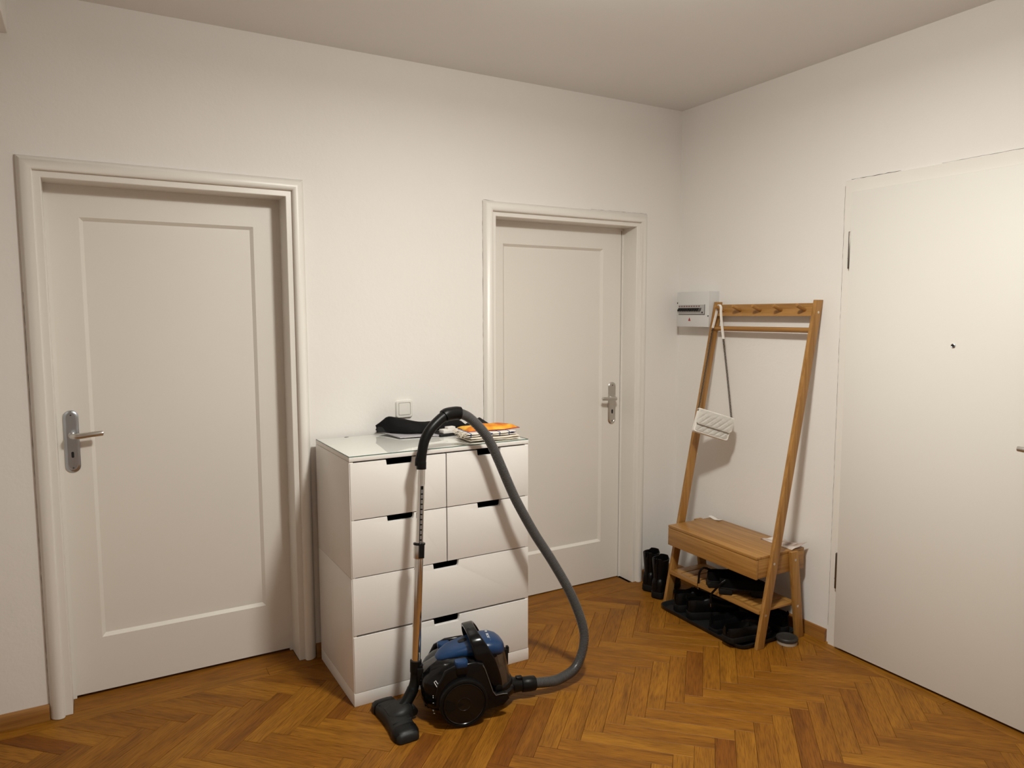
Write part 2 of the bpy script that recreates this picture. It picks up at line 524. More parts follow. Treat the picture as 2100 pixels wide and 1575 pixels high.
bm = B()
box(bm, (-.02, 0, -.02), (5.1, .2, H))
o = obj('wall_right', bm, M_wall)
o.rotation_euler = (0, 0, RW_ROT)
tag(o, 'white plastered right wall behind the coat rack and entrance door', kind='structure')
bm = B(); box(bm, (XL - .2, YF - .2, -.02), (XL, 0, H))
tag(obj('wall_left', bm, M_wall), 'white wall on the left beyond the frame', kind='structure')
bm = B(); box(bm, (XL, YF - .2, -.02), (0.1, YF, H))
tag(obj('wall_front', bm, M_wall), 'white wall behind the camera', kind='structure')
bm = B(); box(bm, (XL - .2, YF - .2, H), (0.3, .3, H + .1))
tag(obj('ceiling', bm, M_ceil), 'plain off-white ceiling', kind='structure')
bm = B(); box(bm, (-3.62, -2.0, 2.5195), (-3.154, 0.0, H), 0.003)
tag(obj('trim_1', bm, M_trimp), 'white boxed-in beam under the ceiling at the top left corner', kind='structure')

# floor: dark screed plate with the parquet laid on it piece by piece
bm = B(); box(bm, (XL - .2, YF - .2, -.06), (0.3, .3, -.012))
floor = tag(obj('floor', bm, M_gap), 'herringbone oak parquet floor with border boards along the walls', kind='structure')

def clip(poly, a, b, c):
    """keep the side a*x+b*y<=c"""
    out = []
    for i in range(len(poly)):
        p, q = poly[i], poly[(i + 1) % len(poly)]
        dp, dq = a * p[0] + b * p[1] - c, a * q[0] + b * q[1] - c
        if dp <= 0: out.append(p)
        if dp * dq < 0:
            t = dp / (dp - dq)
            out.append((p[0] + (q[0] - p[0]) * t, p[1] + (q[1] - p[1]) * t))
    return out

def shrink(poly, d):
    n = len(poly)
    cx = sum(p[0] for p in poly) / n; cy = sum(p[1] for p in poly) / n
    out = []
    for i in range(n):
        p0, p1, p2 = Vector(poly[i - 1]), Vector(poly[i]), Vector(poly[(i + 1) % n])
        e1, e2 = (p1 - p0), (p2 - p1)
        if e1.length < 1e-5 or e2.length < 1e-5: continue
        n1 = Vector((-e1.y, e1.x)).normalized(); n2 = Vector((-e2.y, e2.x)).normalized()
        c = Vector((cx, cy)) - p1
        if n1.dot(c) < 0: n1 = -n1
        if n2.dot(c) < 0: n2 = -n2
        k = n1 + n2
        if k.length < 1e-4: continue
        out.append(tuple(p1 + k * (d / max(0.25, (1 + n1.dot(n2))))))
    return out

def area(poly):
    return abs(sum(poly[i - 1][0] * poly[i][1] - poly[i][0] * poly[i - 1][1] for i in range(len(poly)))) / 2

def plank_bm(bm, poly, ox, oy, ang, dz=0.0, rnd=None):
    """poly in world xy; vertices stored about (ox, oy); grain coordinates along the plank"""
    gl = bm.verts.layers.float_vector.get('grain') or bm.verts.layers.float_vector.new('grain')
    rl = bm.verts.layers.float.get('plank_random') or bm.verts.layers.float.new('plank_random')
    a = shrink(poly, 0.0005); t = shrink(poly, 0.0013)
    if len(a) != len(t) or len(a) < 3: return False
    ca, sa = math.cos(ang), math.sin(ang)
    def v(p, z):
        vv = bm.verts.new((p[0] - ox, p[1] - oy, z + dz))
        x, y = p[0] - ox, p[1] - oy
        vv[gl] = (x * ca + y * sa, -x * sa + y * ca, z * 4)
        vv[rl] = rnd if rnd is not None else 0.0
        return vv
    r0 = [v(p, -.012) for p in a]; r1 = [v(p, -.0007) for p in a]; r2 = [v(p, 0.0) for p in t]
    n = len(a)
    for i in range(n):
        j = (i + 1) % n
        bm.faces.new((r0[i], r0[j], r1[j], r1[i])); bm.faces.new((r1[i], r1[j], r2[j], r2[i]))
    bm.faces.new(r2)
    return True

def cam_px(p):
    q = CAM_R.transposed() @ (Vector(p) - CAM_P)
    if q.z > -0.05: return None
    return (1050 - 1495.36 * q.x / q.z, 787.5 + 1495.36 * q.y / q.z)

SX, RY_, HW = 0.1005, 0.2830, 0.0503
eW = (math.sin(PSI), -math.cos(PSI)); nW = (-math.cos(PSI), -math.sin(PSI))
planks = []
for m in range(-3, 8):
    for k in range(-45, 60):
        sx, sy = -1.0391 - SX * k, -1.089 - 2 * RY_ * m
        hp = [(sx, sy), (sx + RY_, sy - RY_), (sx + RY_ - HW, sy - RY_ - HW), (sx - HW, sy - HW)]
        tx, ty = sx + RY_, sy - RY_
        vp = [(tx, ty), (tx - RY_, ty - RY_), (tx - RY_ + HW, ty - RY_ - HW), (tx + HW, ty - HW)]
        for poly, ang in ((hp, -PI / 4), (vp, PI / 4)):
            c0 = (sum(p[0] for p in poly) / 4, sum(p[1] for p in poly) / 4)
            full = area(poly)
            q = clip(poly, 0, 1, -0.078)
            if q: q = clip(q, -nW[0], -nW[1], -0.082)
            if q: q = clip(q, -1, 0, -(XL + .08))
            if q: q = clip(q, 0, -1, -(YF + .08))
            if len(q) < 3 or area(q) < 1e-4: continue
            planks.append((q, c0, ang, abs(area(q) - full) < 1e-7))
vis, rest = [], []
for it in planks:
    px = cam_px((*it[1], 0))
    if px and -60 < px[0] < 2160 and -50 < px[1] < 1640: vis.append((-(Vector((*it[1], 0)) - CAM_P).length, it))
    else: rest.append(it)
vis.sort(key=lambda t: -t[0])
rest += [t[1] for t in vis[285:]]
shared = {}
for _, (q, c0, ang, full) in vis[:285]:
    key = round(ang, 3)
    if full and key in shared:
        o = bpy.data.objects.new('plank', shared[key]); COL.objects.link(o); o.parent = floor
    else:
        bm = B()
        if not plank_bm(bm, q, c0[0], c0[1], ang): bm.free(); continue
        o = obj('plank', bm, M_oak, floor)
        if full: shared[key] = o.data
    o.location = (c0[0], c0[1], random.uniform(-.0004, .0002))
bm = B()
for (q, c0, ang, full) in rest:
    plank_bm(bm, q, 0, 0, ang, rnd=random.random())
for b0, b1 in ((XL - .1, XL + .078),):
    plank_bm(bm, [(b0, YF), (b1, YF), (b1, -.08), (b0, -.08)], 0, 0, PI / 2, rnd=.3)
plank_bm(bm, [(XL, YF - .1), (.1, YF - .1), (.1, YF + .078), (XL, YF + .078)], 0, 0, 0, rnd=.5)
tag(obj('plank_field', bm, M_oak, floor), kind='stuff')
# border boards along the back and right wall, thresholds in the door recesses
def board(name, poly, ang):
    c0 = (sum(p[0] for p in poly) / len(poly), sum(p[1] for p in poly) / len(poly))
    bm = B(); plank_bm(bm, poly, c0[0], c0[1], ang)
    o = obj(name, bm, M_oak, floor); o.location = (c0[0], c0[1], 0)
xs = [XL - .1, -3.42, -2.36, -1.52, -0.62, -0.08]
for a, b in zip(xs, xs[1:]): board('border_board', [(a, -.0775), (b, -.0775), (b, .002), (a, .002)], 0)
def RWw(L, out): return (eW[0] * L + nW[0] * out, eW[1] * L + nW[1] * out)
Ls = [0.0, 0.72, 1.66, 2.7, 3.8, 4.9]
for a, b in zip(Ls, Ls[1:]): board('border_board', [RWw(a, -.003), RWw(b, -.003), RWw(b, .0815), RWw(a, .0815)], PI / 2)
for D in (D1, D2):
    board('threshold_board', [(D['op'][0], .0025), (D['op'][1], .0025), (D['op'][1], .2), (D['op'][0], .2)], 0)

# skirting boards
def skirting(name, label, x0, x1, rot=None):
    bm = B()
    prof = [(0, 0), (-.016, 0), (-.016, .042), (-.012, .052), (-.005, .060), (0, .060)]
    prism(bm, prof, x0, x1, 'x')
    o = obj(name, bm, M_skirt, smooth=40)
    if rot is not None: o.rotation_euler = (0, 0, rot)
    return tag(o, label, kind='structure')
skirting('baseboard_left', 'brown wooden skirting left of the left door', XL, D1['o'][0] - .001)
skirting('baseboard_back', 'brown wooden skirting behind the white chest of drawers', D1['o'][1] + .001, D2['o'][0] - .001)
skirting('baseboard_corner', 'brown wooden skirting in the corner behind the boots', D2['o'][1] + .001, -.017)
skirting('baseboard_right', 'brown wooden skirting under the right wall by the coat rack', 0.0, 1.066, RW_ROT)

# ------------------------------------------------------------------ panelled doors in the back wall
def frame_run(bm, prof, x0, x1, zt, zb, clipbot=True):
    """mitred profile running up the left, over the top and down the right; prof = list of (inset, y)"""
    path = [((x0, zb), (1, 0)), ((x0, zt), (1, -1)), ((x1, zt), (-1, -1)), ((x1, zb), (-1, 0))]
    rings = []
    for (x, z), (dx, dz) in path:
        rings.append([Vector((x + dx * i, y, z + dz * i)) for i, y in prof])
    loft(bm, rings)

def handle(parent, px, pz, y, plate, tipdx, mplate, L=0.235, W_=0.052):
    """long plate with keyhole and a lever turned towards tipdx"""
    bm = B()
    zt, zb = plate
    cz = (zt + zb) / 2
    outer = rrect(W_, zt - zb, W_ / 2 - .001, 8, px, cz)
    def ring(inset, yy): return [Vector((px + (p[0] - px) * (1 - inset / (W_ / 2)), yy, cz + (p[1] - cz) * (1 - inset / ((zt - zb) / 2)))) for p in outer]
    loft(bm, [ring(0, y), ring(0, y - .004), ring(.004, y - .008), ring(.010, y - .0085), ring(.011, y - .0075)])
    pl = obj('handle_plate', bm, mplate, parent, 40)
    bm = B()
    cyl(bm, (px, y - .007, pz), (px, y - .016, pz), .012, 20, .002)
    sg = 1 if tipdx > 0 else -1
    pts = [(px, y - .014, pz), (px, y - .034, pz), (px + sg * .004, y - .046, pz), (px + sg * .014, y - .052, pz), (px + sg * .035, y - .054, pz + .001), (px + tipdx * .6, y - .055, pz + .004), (px + tipdx * .9, y - .054, pz + .006), (px + tipdx, y - .052, pz + .006)]
    path = catmull(pts, 6)
    n = len(path)
    rad = [.0095 + .0015 * math.sin(PI * min(1, i / n)) if i < n - 3 else .0095 - .0028 * (i - n + 4) for i in range(n)]
    tube(bm, path, [max(.0015, r) for r in rad], 16, flat=0.8)
    obj('lever', bm, M_alu, parent, 50)
    kz = pz - .077
    bm = B(); prism(bm, rrect(.009, .024, .0042, 5, px, kz), y - .0088, y - .0070, 'y'); obj('keyhole', bm, M_dark, pl)
    for z in (zt - .018, zb + .018):
        bm = B(); cyl(bm, (px, y - .0070, z), (px, y - .0088, z), .0032, 12); obj('plate_screw', bm, M_grey, pl)

def panel_door(name, label, D, pan, hx, hz, plate, tip, mplate):
    root = thing(name, label, None, kind='structure')
    (o0, o1), (p0, p1) = D['o'], D['op']
    ly = D['leaf']
    # rounded outer moulding
    bm = B()
    wm = D['top'] - D['itop']
    prof = [(0, .004), (0, -.006), (.004, -.010)]
    for k in range(9):
        a = PI * (k / 8) * .62
        prof.append((.006 + (wm - .010) * (k / 8), -.010 - .020 * math.sin(.25 + a)))
    prof += [(wm, -.017), (wm, .004)]
    frame_run(bm, prof, o0, o1, D['top'], 0.002)
    obj('frame_moulding', bm, M_trimp, root, 50)
    # flat inner lining and the deep reveal
    bm = B()
    ins = (p0 - o0)
    frame_run(bm, [(wm - .006, .004), (wm - .006, -.007), (ins - .002, -.007), (ins, -.005), (ins, ly - .0005), (ins + .012, ly - .0005), (ins + .012, .2), (wm - .006, .2)], o0, o1, D['top'], 0.001)
    obj('frame_lining', bm, M_trimp, root, 30)
    # leaf with a sunk panel, bevelled round the edge
    bm = B()
    z0 = .012 if name == 'door_1' else .006
    L0, L1, zt = p0 + .0015, p1 - .0015, D['optop'] - .002
    x0, x1, q0, q1 = pan
    b = .013
    dp = .013
    def rect(a, c, d, e, y): return [Vector((a, y, d)), Vector((c, y, d)), Vector((c, y, e)), Vector((a, y, e))]
    loft(bm, [rect(L0, L1, z0, zt, ly + .04), rect(L0, L1, z0, zt, ly), rect(x0, x1, q0, q1, ly), rect(x0 + b, x1 - b, q0 + b, q1 - b, ly + dp)])
    obj('door_leaf', bm, M_door, root)
    handle(root, hx, hz, ly, plate, tip, mplate)
    return root
panel_door('door_1', 'large white panelled door at the left with handle on its left side', D1, (-2.9715, -2.3275, .2345, 1.912), -3.0365, 1.070, (1.167, .923), .110, M_alu2)
panel_door('door_2', 'white panelled door right of the chest with handle on its right side', D2, (-1.105, -.4635, .234, 1.8985), -.3955, 1.062, (1.153, .914), -.108, M_alu)

def crack(parent, pts, seed, r=.0011):
    rnd = random.Random(seed)
    path = []
    for a, b in zip(pts, pts[1:]):
        a, b = Vector(a), Vector(b)
        n = max(2, int((b - a).length / .018))
        for k in range(n): path.append(a.lerp(b, k / n) + Vector((rnd.uniform(-.0007, .0007), 0, rnd.uniform(-.0007, .0007))))
    path.append(Vector(pts[-1]))
    bm = B(); tube(bm, path, [r * rnd.uniform(.15, 1.0) for _ in path], 5)
    return obj('paint_crack', bm, M_crack, parent, label='thin dark crack in the paint')
M_crack = mat('dark paint crack', (0.16, 0.13, 0.105), .9)
d1, d2 = bpy.data.objects['door_1'], bpy.data.objects['door_2']
crack(d1, [(D1['o'][0] - .0005, -.0005, .05), (D1['o'][0] - .0005, -.0005, 1.62)], 1)
crack(d2, [(D2['o'][0] - .0005, -.0005, 1.0), (D2['o'][0] - .0005, -.0005, D2['top'])], 2)
crack(d2, [(D2['o'][0], -.001, D2['top'] + .004), (D2['o'][0] + .06, -.001, D2['top'] + .004)], 3)
crack(d2, [(D2['o'][1] - .38, -.001, D2['top'] + .004), (D2['o'][1], -.001, D2['top'] + .004)], 4, .0007)

# ------------------------------------------------------------------ entrance door on the right wall
door = thing('door_3', 'plain flush cream entrance door with peephole in the right wall', None, (0, 0, 0), RW_ROT, kind='structure')
bm = B()
frame_run(bm, [(0, .004), (0, -.014), (.002, -.016), (.060, -.016), (.060, .004)], 1.084, 2.145, 2.119, .0)
obj('frame_moulding', bm, M_trimp, door, 30)
bm = B(); box(bm, (1.1295, -.034, .011), (2.10, -.0165, 2.064), .002)
obj('door_leaf', bm, M_entr, door, 30)
for zt, zb in ((1.896, 1.7345), (.447, .282)):
    bm = B()
    cyl(bm, (1.1225, -.026, zb), (1.1225, -.026, zt), .0062, 14, .001)
    box(bm, (1.114, -.0205, zb + .002), (1.1175, -.0155, zt), .0005)
    box(bm, (1.1165, -.0325, zb + (zt - zb) * .28), (1.1290, -.0195, zb + (zt - zb) * .285))
    obj('hinge', bm, M_hinge, door, 40)
bm = B()
M1 = Matrix.Translation((1.6005, -.034, 1.4127)) @ rot_to((0, -1, 0))
lathe(bm, [(.0085, 0), (.0085, .003), (.0065, .004), (.0055, .0035), (.0050, .002)], 20, M1)
ph = obj('peephole', bm, M_alu2, door, 40)
bm = B(); cyl(bm, (1.6005, -.0355, 1.4127), (1.6005, -.0372, 1.4127), .0045, 16); obj('lens', bm, M_dark, ph)
handle(door, 1.995, 1.052, -.034, (1.15, .912), -.122, M_alu)

crack(door, [(1.10, -.001, 2.1245), (1.33, -.001, 2.1245)], 5, .0014)
crack(door, [(1.071, -.001, .08), (1.071, -.001, 2.10)], 6, .0007)
crack(door, [(1.50, -.001, 2.1245), (1.80, -.001, 2.1245)], 7, .0008)

# ------------------------------------------------------------------ light switch
sw = thing('light_switch', 'square white rocker light switch on the back wall above the chest', 'light switch', (-1.701, 0, 1.0985))
bm = B()
def rr3(s, r, y): return [Vector((p[0], y, p[1])) for p in rrect(s, s, r, 5)]
loft(bm, [rr3(.083, .012, .002), rr3(.083, .012, -.006), rr3(.077, .011, -.0115), rr3(.061, .006, -.012), rr3(.0585, .005, -.007)])
obj('switch_frame', bm, M_sw, sw, 40)
bm = B()
loft(bm, [rr3(.0555, .004, -.005), rr3(.0555, .004, -.011), rr3(.053, .003, -.0125)])
obj('rocker', bm, M_sw, sw, 40)

# ------------------------------------------------------------------ fuse box
fb = thing('fuse_box', 'pale grey fuse box with black switches on the wall above the coat rack', 'fuse box', (0, 0, 0), RW_ROT)
bm = B(); box(bm, (.074, -.0665, 1.470), (.321, .003, 1.660), .002); obj('housing', bm, M_fuse, fb, 30)
bm = B(); box(bm, (.0725, -.0750, 1.4675), (.3225, -.0670, 1.6590), .002); cov = obj('cover', bm, M_fuse, fb, 30)
bm = B(); box(bm, (.0875, -.0775, 1.537), (.290, -.0745, 1.588), .0008); rail = obj('breaker_strip', bm, mat('light grey breaker plastic', (0.42, 0.41, 0.40), .4), fb, 30)
bm = B(); box(bm, (.0865, -.0768, 1.5335), (.2925, -.0745, 1.537)); box(bm, (.290, -.0768, 1.5335), (.2925, -.0745, 1.589)); obj('cutout_edge', bm, mat('dark breaker gap', (0.08, 0.075, 0.07), .7), rail)
bm = B()
for k in range(9): box(bm, (.0895 + k * .0193, -.0779, 1.5765), (.1015 + k * .0193, -.0774, 1.5835))
obj('printed_marks', bm, mat('dull red print', (0.20, 0.10, 0.09), .6), rail)['kind'] = 'stuff'
for k in range(10):
    x = .0885 + k * .0184
    bm = B()
    prism(bm, [(-.077, 1.5575), (-.0868, 1.5525), (-.0885, 1.561), (-.077, 1.569)], x, x + .0105, 'x')
    box(bm, (x - .0032, -.0792, 1.5655), (x + .0146, -.0772, 1.5705))
    obj('breaker_switch', bm, M_dark if k < 9 else M_grey, fb)
bm = B(); box(bm, (.272, -.0810, 1.542), (.279, -.077, 1.550), .001); obj('test_button', bm, M_dark, fb)
bm = B(); prism(bm, [(.1645, 1.5000), (.1835, 1.5000), (.174, 1.519)], -.0757, -.0746, 'y'); obj('warning_triangle', bm, M_red, fb, label='small red warning triangle')
for x, z in ((.0765, 1.599), (.3175, 1.527)):
    bm = B(); cyl(bm, (x, -.073, z), (x, -.0767, z), .0036, 12); obj('cover_screw', bm, M_dark, fb)

# ------------------------------------------------------------------ chest of drawers
CX, CY, CW, CD = -2.127, -.510, .80, .47
ch = thing('chest_of_drawers', 'white six-drawer chest with cut-out grips standing between the two doors', 'chest', (CX, CY, 0))
FT = .018
bm = B(); box(bm, (0, .0, .0), (CW, CD, .0525), .0012); obj('plinth', bm, M_chest, ch, 30)
for (x0, x1) in ((0, .016), (CW - .016, CW)):
    bm = B(); box(bm, (x0, .0035, .0535), (x1, CD, .5150), .001); obj('side_panel', bm, M_chest, ch, 30)
    bm = B(); box(bm, (x0, .0035, .5162), (x1, CD, .9765), .001); obj('side_panel', bm, M_chest, ch, 30)
bm = B(); box(bm, (.016, CD - .012, .0535), (CW - .016, CD, .9765)); obj('back_panel', bm, M_chest_in, ch)
bm = B(); box(bm, (0, 0, .9775), (CW, CD, .9945), .0012); obj('top_panel', bm, M_chest, ch, 30)
bm = B(); box(bm, (.4005, FT + .004, .5165), (.4115, CD - .012, .9770)); obj('middle_panel', bm, M_chest_in, ch)
bm = B(); box(bm, (.016, FT + .004, .5125), (CW - .016, CD - .012, .5205)); obj('middle_shelf', bm, M_chest_in, ch)
def drawer(x0, x1, z0, z1, n0, n1, nd):
    bm = B()
    c = .0045
    pts = [(x0, z0), (x1, z0), (x1, z1), (n1, z1), (n1 - .0025, z1 - nd + c), (n1 - .0025 - c, z1 - nd), (n0 + .0025 + c, z1 - nd), (n0 + .0025, z1 - nd + c), (n0, z1), (x0, z1)]
    prism(bm, pts, 0, FT, 'y', bev=.0012)
    d = obj('drawer_front', bm, M_chest, ch, 40)
    bm = B()
    a, b = x0 + .018, x1 - .018
    box(bm, (a, FT + .001, z0 + .012), (b, CD - .03, z0 + .022))
    box(bm, (a, FT + .001, z0 + .012), (a + .012, CD - .03, z1 - .045))
    box(bm, (b - .012, FT + .001, z0 + .012), (b, CD - .03, z1 - .045))
    box(bm, (a, CD - .042, z0 + .012), (b, CD - .03, z1 - .045))
    box(bm, (a, FT + .001, z0 + .012), (b, FT + .009, z1 - nd - .004))
    obj('drawer_box', bm, M_chest_in, d)
for z0, z1 in ((.7495, .9715), (.5205, .7455)):
    drawer(.0035, .4040, z0, z1, .148, .262, .0225)
    drawer(.4085, .7965, z0, z1, .548, .661, .0245)
drawer(.0035, .7965, .2885, .5165, .3425, .4595, .0255)
drawer(.0035, .7965, .0545, .2805, .3425, .4605, .0255)
gt = thing('glass_sheet', 'clear glass sheet with green edge lying on the white chest top', 'glass sheet', (CX, CY, .9945))
bm = B(); box(bm, (.002, .002, .0003), (CW - .002, CD - .002, .0043), .0006, 1); obj('pane', bm, M_glass, gt)
bm = B()
for a, b in (((.001, .0008, .0004), (CW - .001, .0018, .0036)), ((.0008, .001, .0004), (.0018, CD - .002, .0036)), ((CW - .0018, .001, .0004), (CW - .0008, CD - .002, .0036))):
    box(bm, a, b)
obj('polished_edge', bm, M_gedge, gt, label='greenish polished glass edge')
TZ = .9989

# ------------------------------------------------------------------ things lying on the chest
def sheet_grid(bm, nx, ny, f, thick=0.001):
    top = [[bm.verts.new(f(i / nx, j / ny)) for j in range(ny + 1)] for i in range(nx + 1)]
    bot = [[bm.verts.new(Vector(f(i / nx, j / ny)) - Vector((0, 0, thick))) for j in range(ny + 1)] for i in range(nx + 1)]
    for i in range(nx):
        for j in range(ny):
            bm.faces.new((top[i][j], top[i + 1][j], top[i + 1][j + 1], top[i][j + 1]))
            bm.faces.new((bot[i][j], bot[i][j + 1], bot[i + 1][j + 1], bot[i + 1][j]))
    for i in range(nx):
        bm.faces.new((top[i][0], bot[i][0], bot[i + 1][0], top[i + 1][0])); bm.faces.new((top[i][ny], top[i + 1][ny], bot[i + 1][ny], bot[i][ny]))
    for j in range(ny):
        bm.faces.new((top[0][j], top[0][j + 1], bot[0][j + 1], bot[0][j])); bm.faces.new((top[nx][j], bot[nx][j], bot[nx][j + 1], top[nx][j + 1]))

sl = thing('document_sleeve', 'pale lilac plastic document sleeve lying under the black bag', 'document sleeve', (-1.73, -.13, TZ))
bm = B()
def f_sl(u, v):
    a = Vector((-.112, .080, 0)).lerp(Vector((.085, .085, 0)), u); b = Vector((-.078, -.094, 0)).lerp(Vector((.125, -.118, 0)), u)
    p = b.lerp(a, v)
    p.z = .0062 + .007 * (1 - u) ** 3 * (v ** 1.2) + .0012 * math.sin(5 * u + 2 * v)
    return p
sheet_grid(bm, 12, 8, f_sl, .0045)
obj('cover', bm, M_lilac, sl, 50)
bm = B(); box(bm, (-.055, -.090, .0001), (.10, .06, .0012)); obj('sheet', bm, M_paper, sl)

bag = thing('cloth_bag', 'limp black cloth bag lying open to the left on the chest top', 'bag', (-1.66, -.12, TZ))
def lerpk(t, keys):
    for (a, x), (b, y) in zip(keys, keys[1:]):
        if t <= b: return x + (y - x) * (t - a) / (b - a)
    return keys[-1][1]
bm = B()
rings = []
NS = 34
for i in range(NS + 1):
    t = i / NS
    x = -.196 + t * .425
    h = lerpk(t, [(0, .024), (.04, .040), (.10, .070), (.14, .069), (.30, .050), (.50, .036), (.72, .034), (.86, .040), (.94, .028), (1, .010)])
    yf = lerpk(t, [(0, .045), (.10, -.020), (.25, -.060), (.40, -.075), (.60, -.050), (1, -.010)])
    yb = lerpk(t, [(0, .085), (.15, .092), (1, .070)])
    zb = .0150 - .006 * t
    w_ = yb - yf
    rg = []
    pts = [(yf, zb), (yf - .004, zb + h * .30), (yf + .10 * w_, zb + h * .72), (yf + .28 * w_, zb + h * .98), (yf + .45 * w_, zb + h), (yf + .66 * w_, zb + h * .66), (yb, zb + h * .28), (yb - .004, zb)]
    for k, (y, z) in enumerate(pts):
        rg.append(Vector((x + .006 * math.sin(k * 1.3 + 3 * t) * (1 - t), y + .0022 * math.sin(17 * t + k), z + .0016 * math.sin(23 * t + 2 * k))))
    rings.append(rg)
loft(bm, rings, False, True)
bmesh.ops.solidify(bm, geom=bm.faces[:], thickness=.0016)
obj('bag_body', bm, M_cloth, bag, 70)
bm = B()
def f_fl(u, v):
    p = Vector((-.205, .035, .012)).lerp(Vector((-.150, -.006, .010)), u)
    q = Vector((-.172, .060, .055)).lerp(Vector((-.150, .030, .078)), u)
    r = p.lerp(q, v)
    r.x -= .010 * math.sin(PI * v); r.z += .004 * math.sin(7 * v + 3 * u)
    return r
sheet_grid(bm, 6, 8, f_fl, .0016)
obj('open_flap', bm, M_cloth, bag, 70)

wb = thing('cardboard_box', 'small white cardboard box lying in front of the black bag', 'box', (-1.575, -.224, TZ + .0075), .12)
bm = B(); box(bm, (-.038, -.020, 0), (.038, .020, .017), .0015); obj('carton', bm, M_card, wb, 30)
bm = B(); box(bm, (-.010, -.010, .0172), (.030, .018, .0265), .001); obj('raised_flap', bm, M_card, wb, 30)
bf = thing('black_folder', 'flat black folder under the small white box', 'folder', (-1.578, -.205, TZ), .10)
bm = B(); box(bm, (-.058, -.050, 0), (.058, .045, .0070), .002); obj('folder_cover', bm, M_cloth, bf, 30)

pc = thing('black_pouch', 'small creased black pouch standing behind the folded towels', 'pouch', (-1.385, -.135, TZ))
bm = B()
rg = []
for x, h, d in ((-.070, .010, .02), (-.055, .028, .028), (-.02, .036, .032), (.012, .052, .032), (.045, .030, .03), (.075, .010, .022)):
    rg.append([Vector((x, -d, 0)), Vector((x - .003, -d * .8, h * .6)), Vector((x, -.006, h)), Vector((x + .002, .010, h * .95)), Vector((x, d * .9, h * .5)), Vector((x, d, 0))])
loft(bm, rg)
obj('pouch_body', bm, M_cloth, pc, 45)

def folded(name, label, cat, loc, w, d, layers, lh, m, rz=0, wob=.002, skew=0.0, label2=None):
    """stack of rounded fabric folds, layer by layer"""
    t = thing(name, label, cat, loc, rz)
    z = 0
    for i in range(layers):
        bm = B()
        ww, dd = w - .006 * (i % 2), d - .005 * ((i + 1) % 2)
        rings = []
        n = 18
        for k in range(n + 1):
            x = -ww / 2 + ww * k / n
            e = 1 - (abs(2 * k / n - 1)) ** 10 * .55
            zz = z + wob * math.sin(3 * k / n * 2 + i)
            ring = []
            for q in range(14):
                a = 2 * PI * q / 14
                c, s_ = math.cos(a), math.sin(a)
                ring.append(Vector((x + skew * i, (dd / 2) * math.copysign(abs(c) ** .35, c) + .002 * math.sin(k * 1.7 + i), zz + lh / 2 + lh / 2 * e * math.copysign(abs(s_) ** .7, s_))))
            rings.append(ring)
        loft(bm, rings)
        obj('fold', bm, m, t, 60)
        z += lh * .93
    return t
folded('folded_towel', 'cream folded towel at the bottom of the towel pile', 'towel', (-1.470, -.402, TZ + .0015), .235, .165, 2, .0085, M_towel, -.06)
tw = folded('checked_tea_towel', 'blue and white checked tea towel folded under the orange cloth', 'tea towel', (-1.480, -.400, TZ + .0195), .230, .155, 2, .0088, M_check, -.06, .0015)
bm = B()
random.seed(3)
for k in range(46):
    y = -.07 + .14 * random.random(); z = .001 + .016 * random.random()
    p0 = Vector((-.112, y, z)); L = .012 + .014 * random.random()
    pts = [p0, p0 + Vector((-L * .5, random.uniform(-.006, .006), random.uniform(-.002, .005))), p0 + Vector((-L, random.uniform(-.010, .010), random.uniform(-.006, .004)))]
    tube(bm, catmull(pts, 2), .0011, 5)
fr = obj('fringe', bm, M_towel, tw)
fr['kind'] = 'stuff'
oc = thing('orange_cloth', 'orange, yellow and red printed cloth folded on top of the towel pile', 'cloth', (-1.462, -.375, TZ + .0378), -.06)
bm = B()
def f_oc(u, v):
    x = -.112 + .248 * u
    y = -.060 + .125 * v
    e = (1 - abs(2 * u - 1) ** 6) * (1 - abs(2 * v - 1) ** 6)
    z = .0035 + .0125 * e + .0025 * math.sin(9 * u + 4 * v) * e + .0015 * math.sin(17 * u - 6 * v)
    if u > .85: y += (u - .85) * .10
    return Vector((x, y + .004 * math.sin(8 * u), z))
sheet_grid(bm, 22, 12, f_oc, .003)
obj('top_fold', bm, M_orange, oc, 70)
bm = B()
def f_oc2(u, v):
    p = f_oc(u, v); return Vector((p.x * 1.03 + .003, p.y * 1.04, p.z * .35 + .0005))
sheet_grid(bm, 22, 12, f_oc2, .002)
obj('lower_fold', bm, mat('dark red cotton', (0.33, 0.03, 0.025), .9), oc, 70, label='dark red lower fold')
ps = tag(obj('paper_scrap', (lambda b: (prism(b, [(-.010, -.003), (-.002, -.006), (.010, -.001), (.004, .006), (-.006, .004)], 0, .0012), b)[1])(B()), M_grey), 'tiny grey scrap lying on the back left corner of the glass sheet', 'scrap')
ps.location = (-1.998, -.066, TZ)

# ------------------------------------------------------------------ vacuum cleaner (local x = forward, local -y = side nearest the camera)
VA = math.radians(-14)
VO = Vector((-1.92, -.677, 0))
vc = thing('vacuum_cleaner', 'black and blue bagless vacuum cleaner parked upright in front of the chest', 'vacuum cleaner', VO, VA)
VI = (Matrix.Translation(VO) @ Matrix.Rotation(VA, 4, 'Z')).inverted()
def tv(p): return VI @ Vector(p)
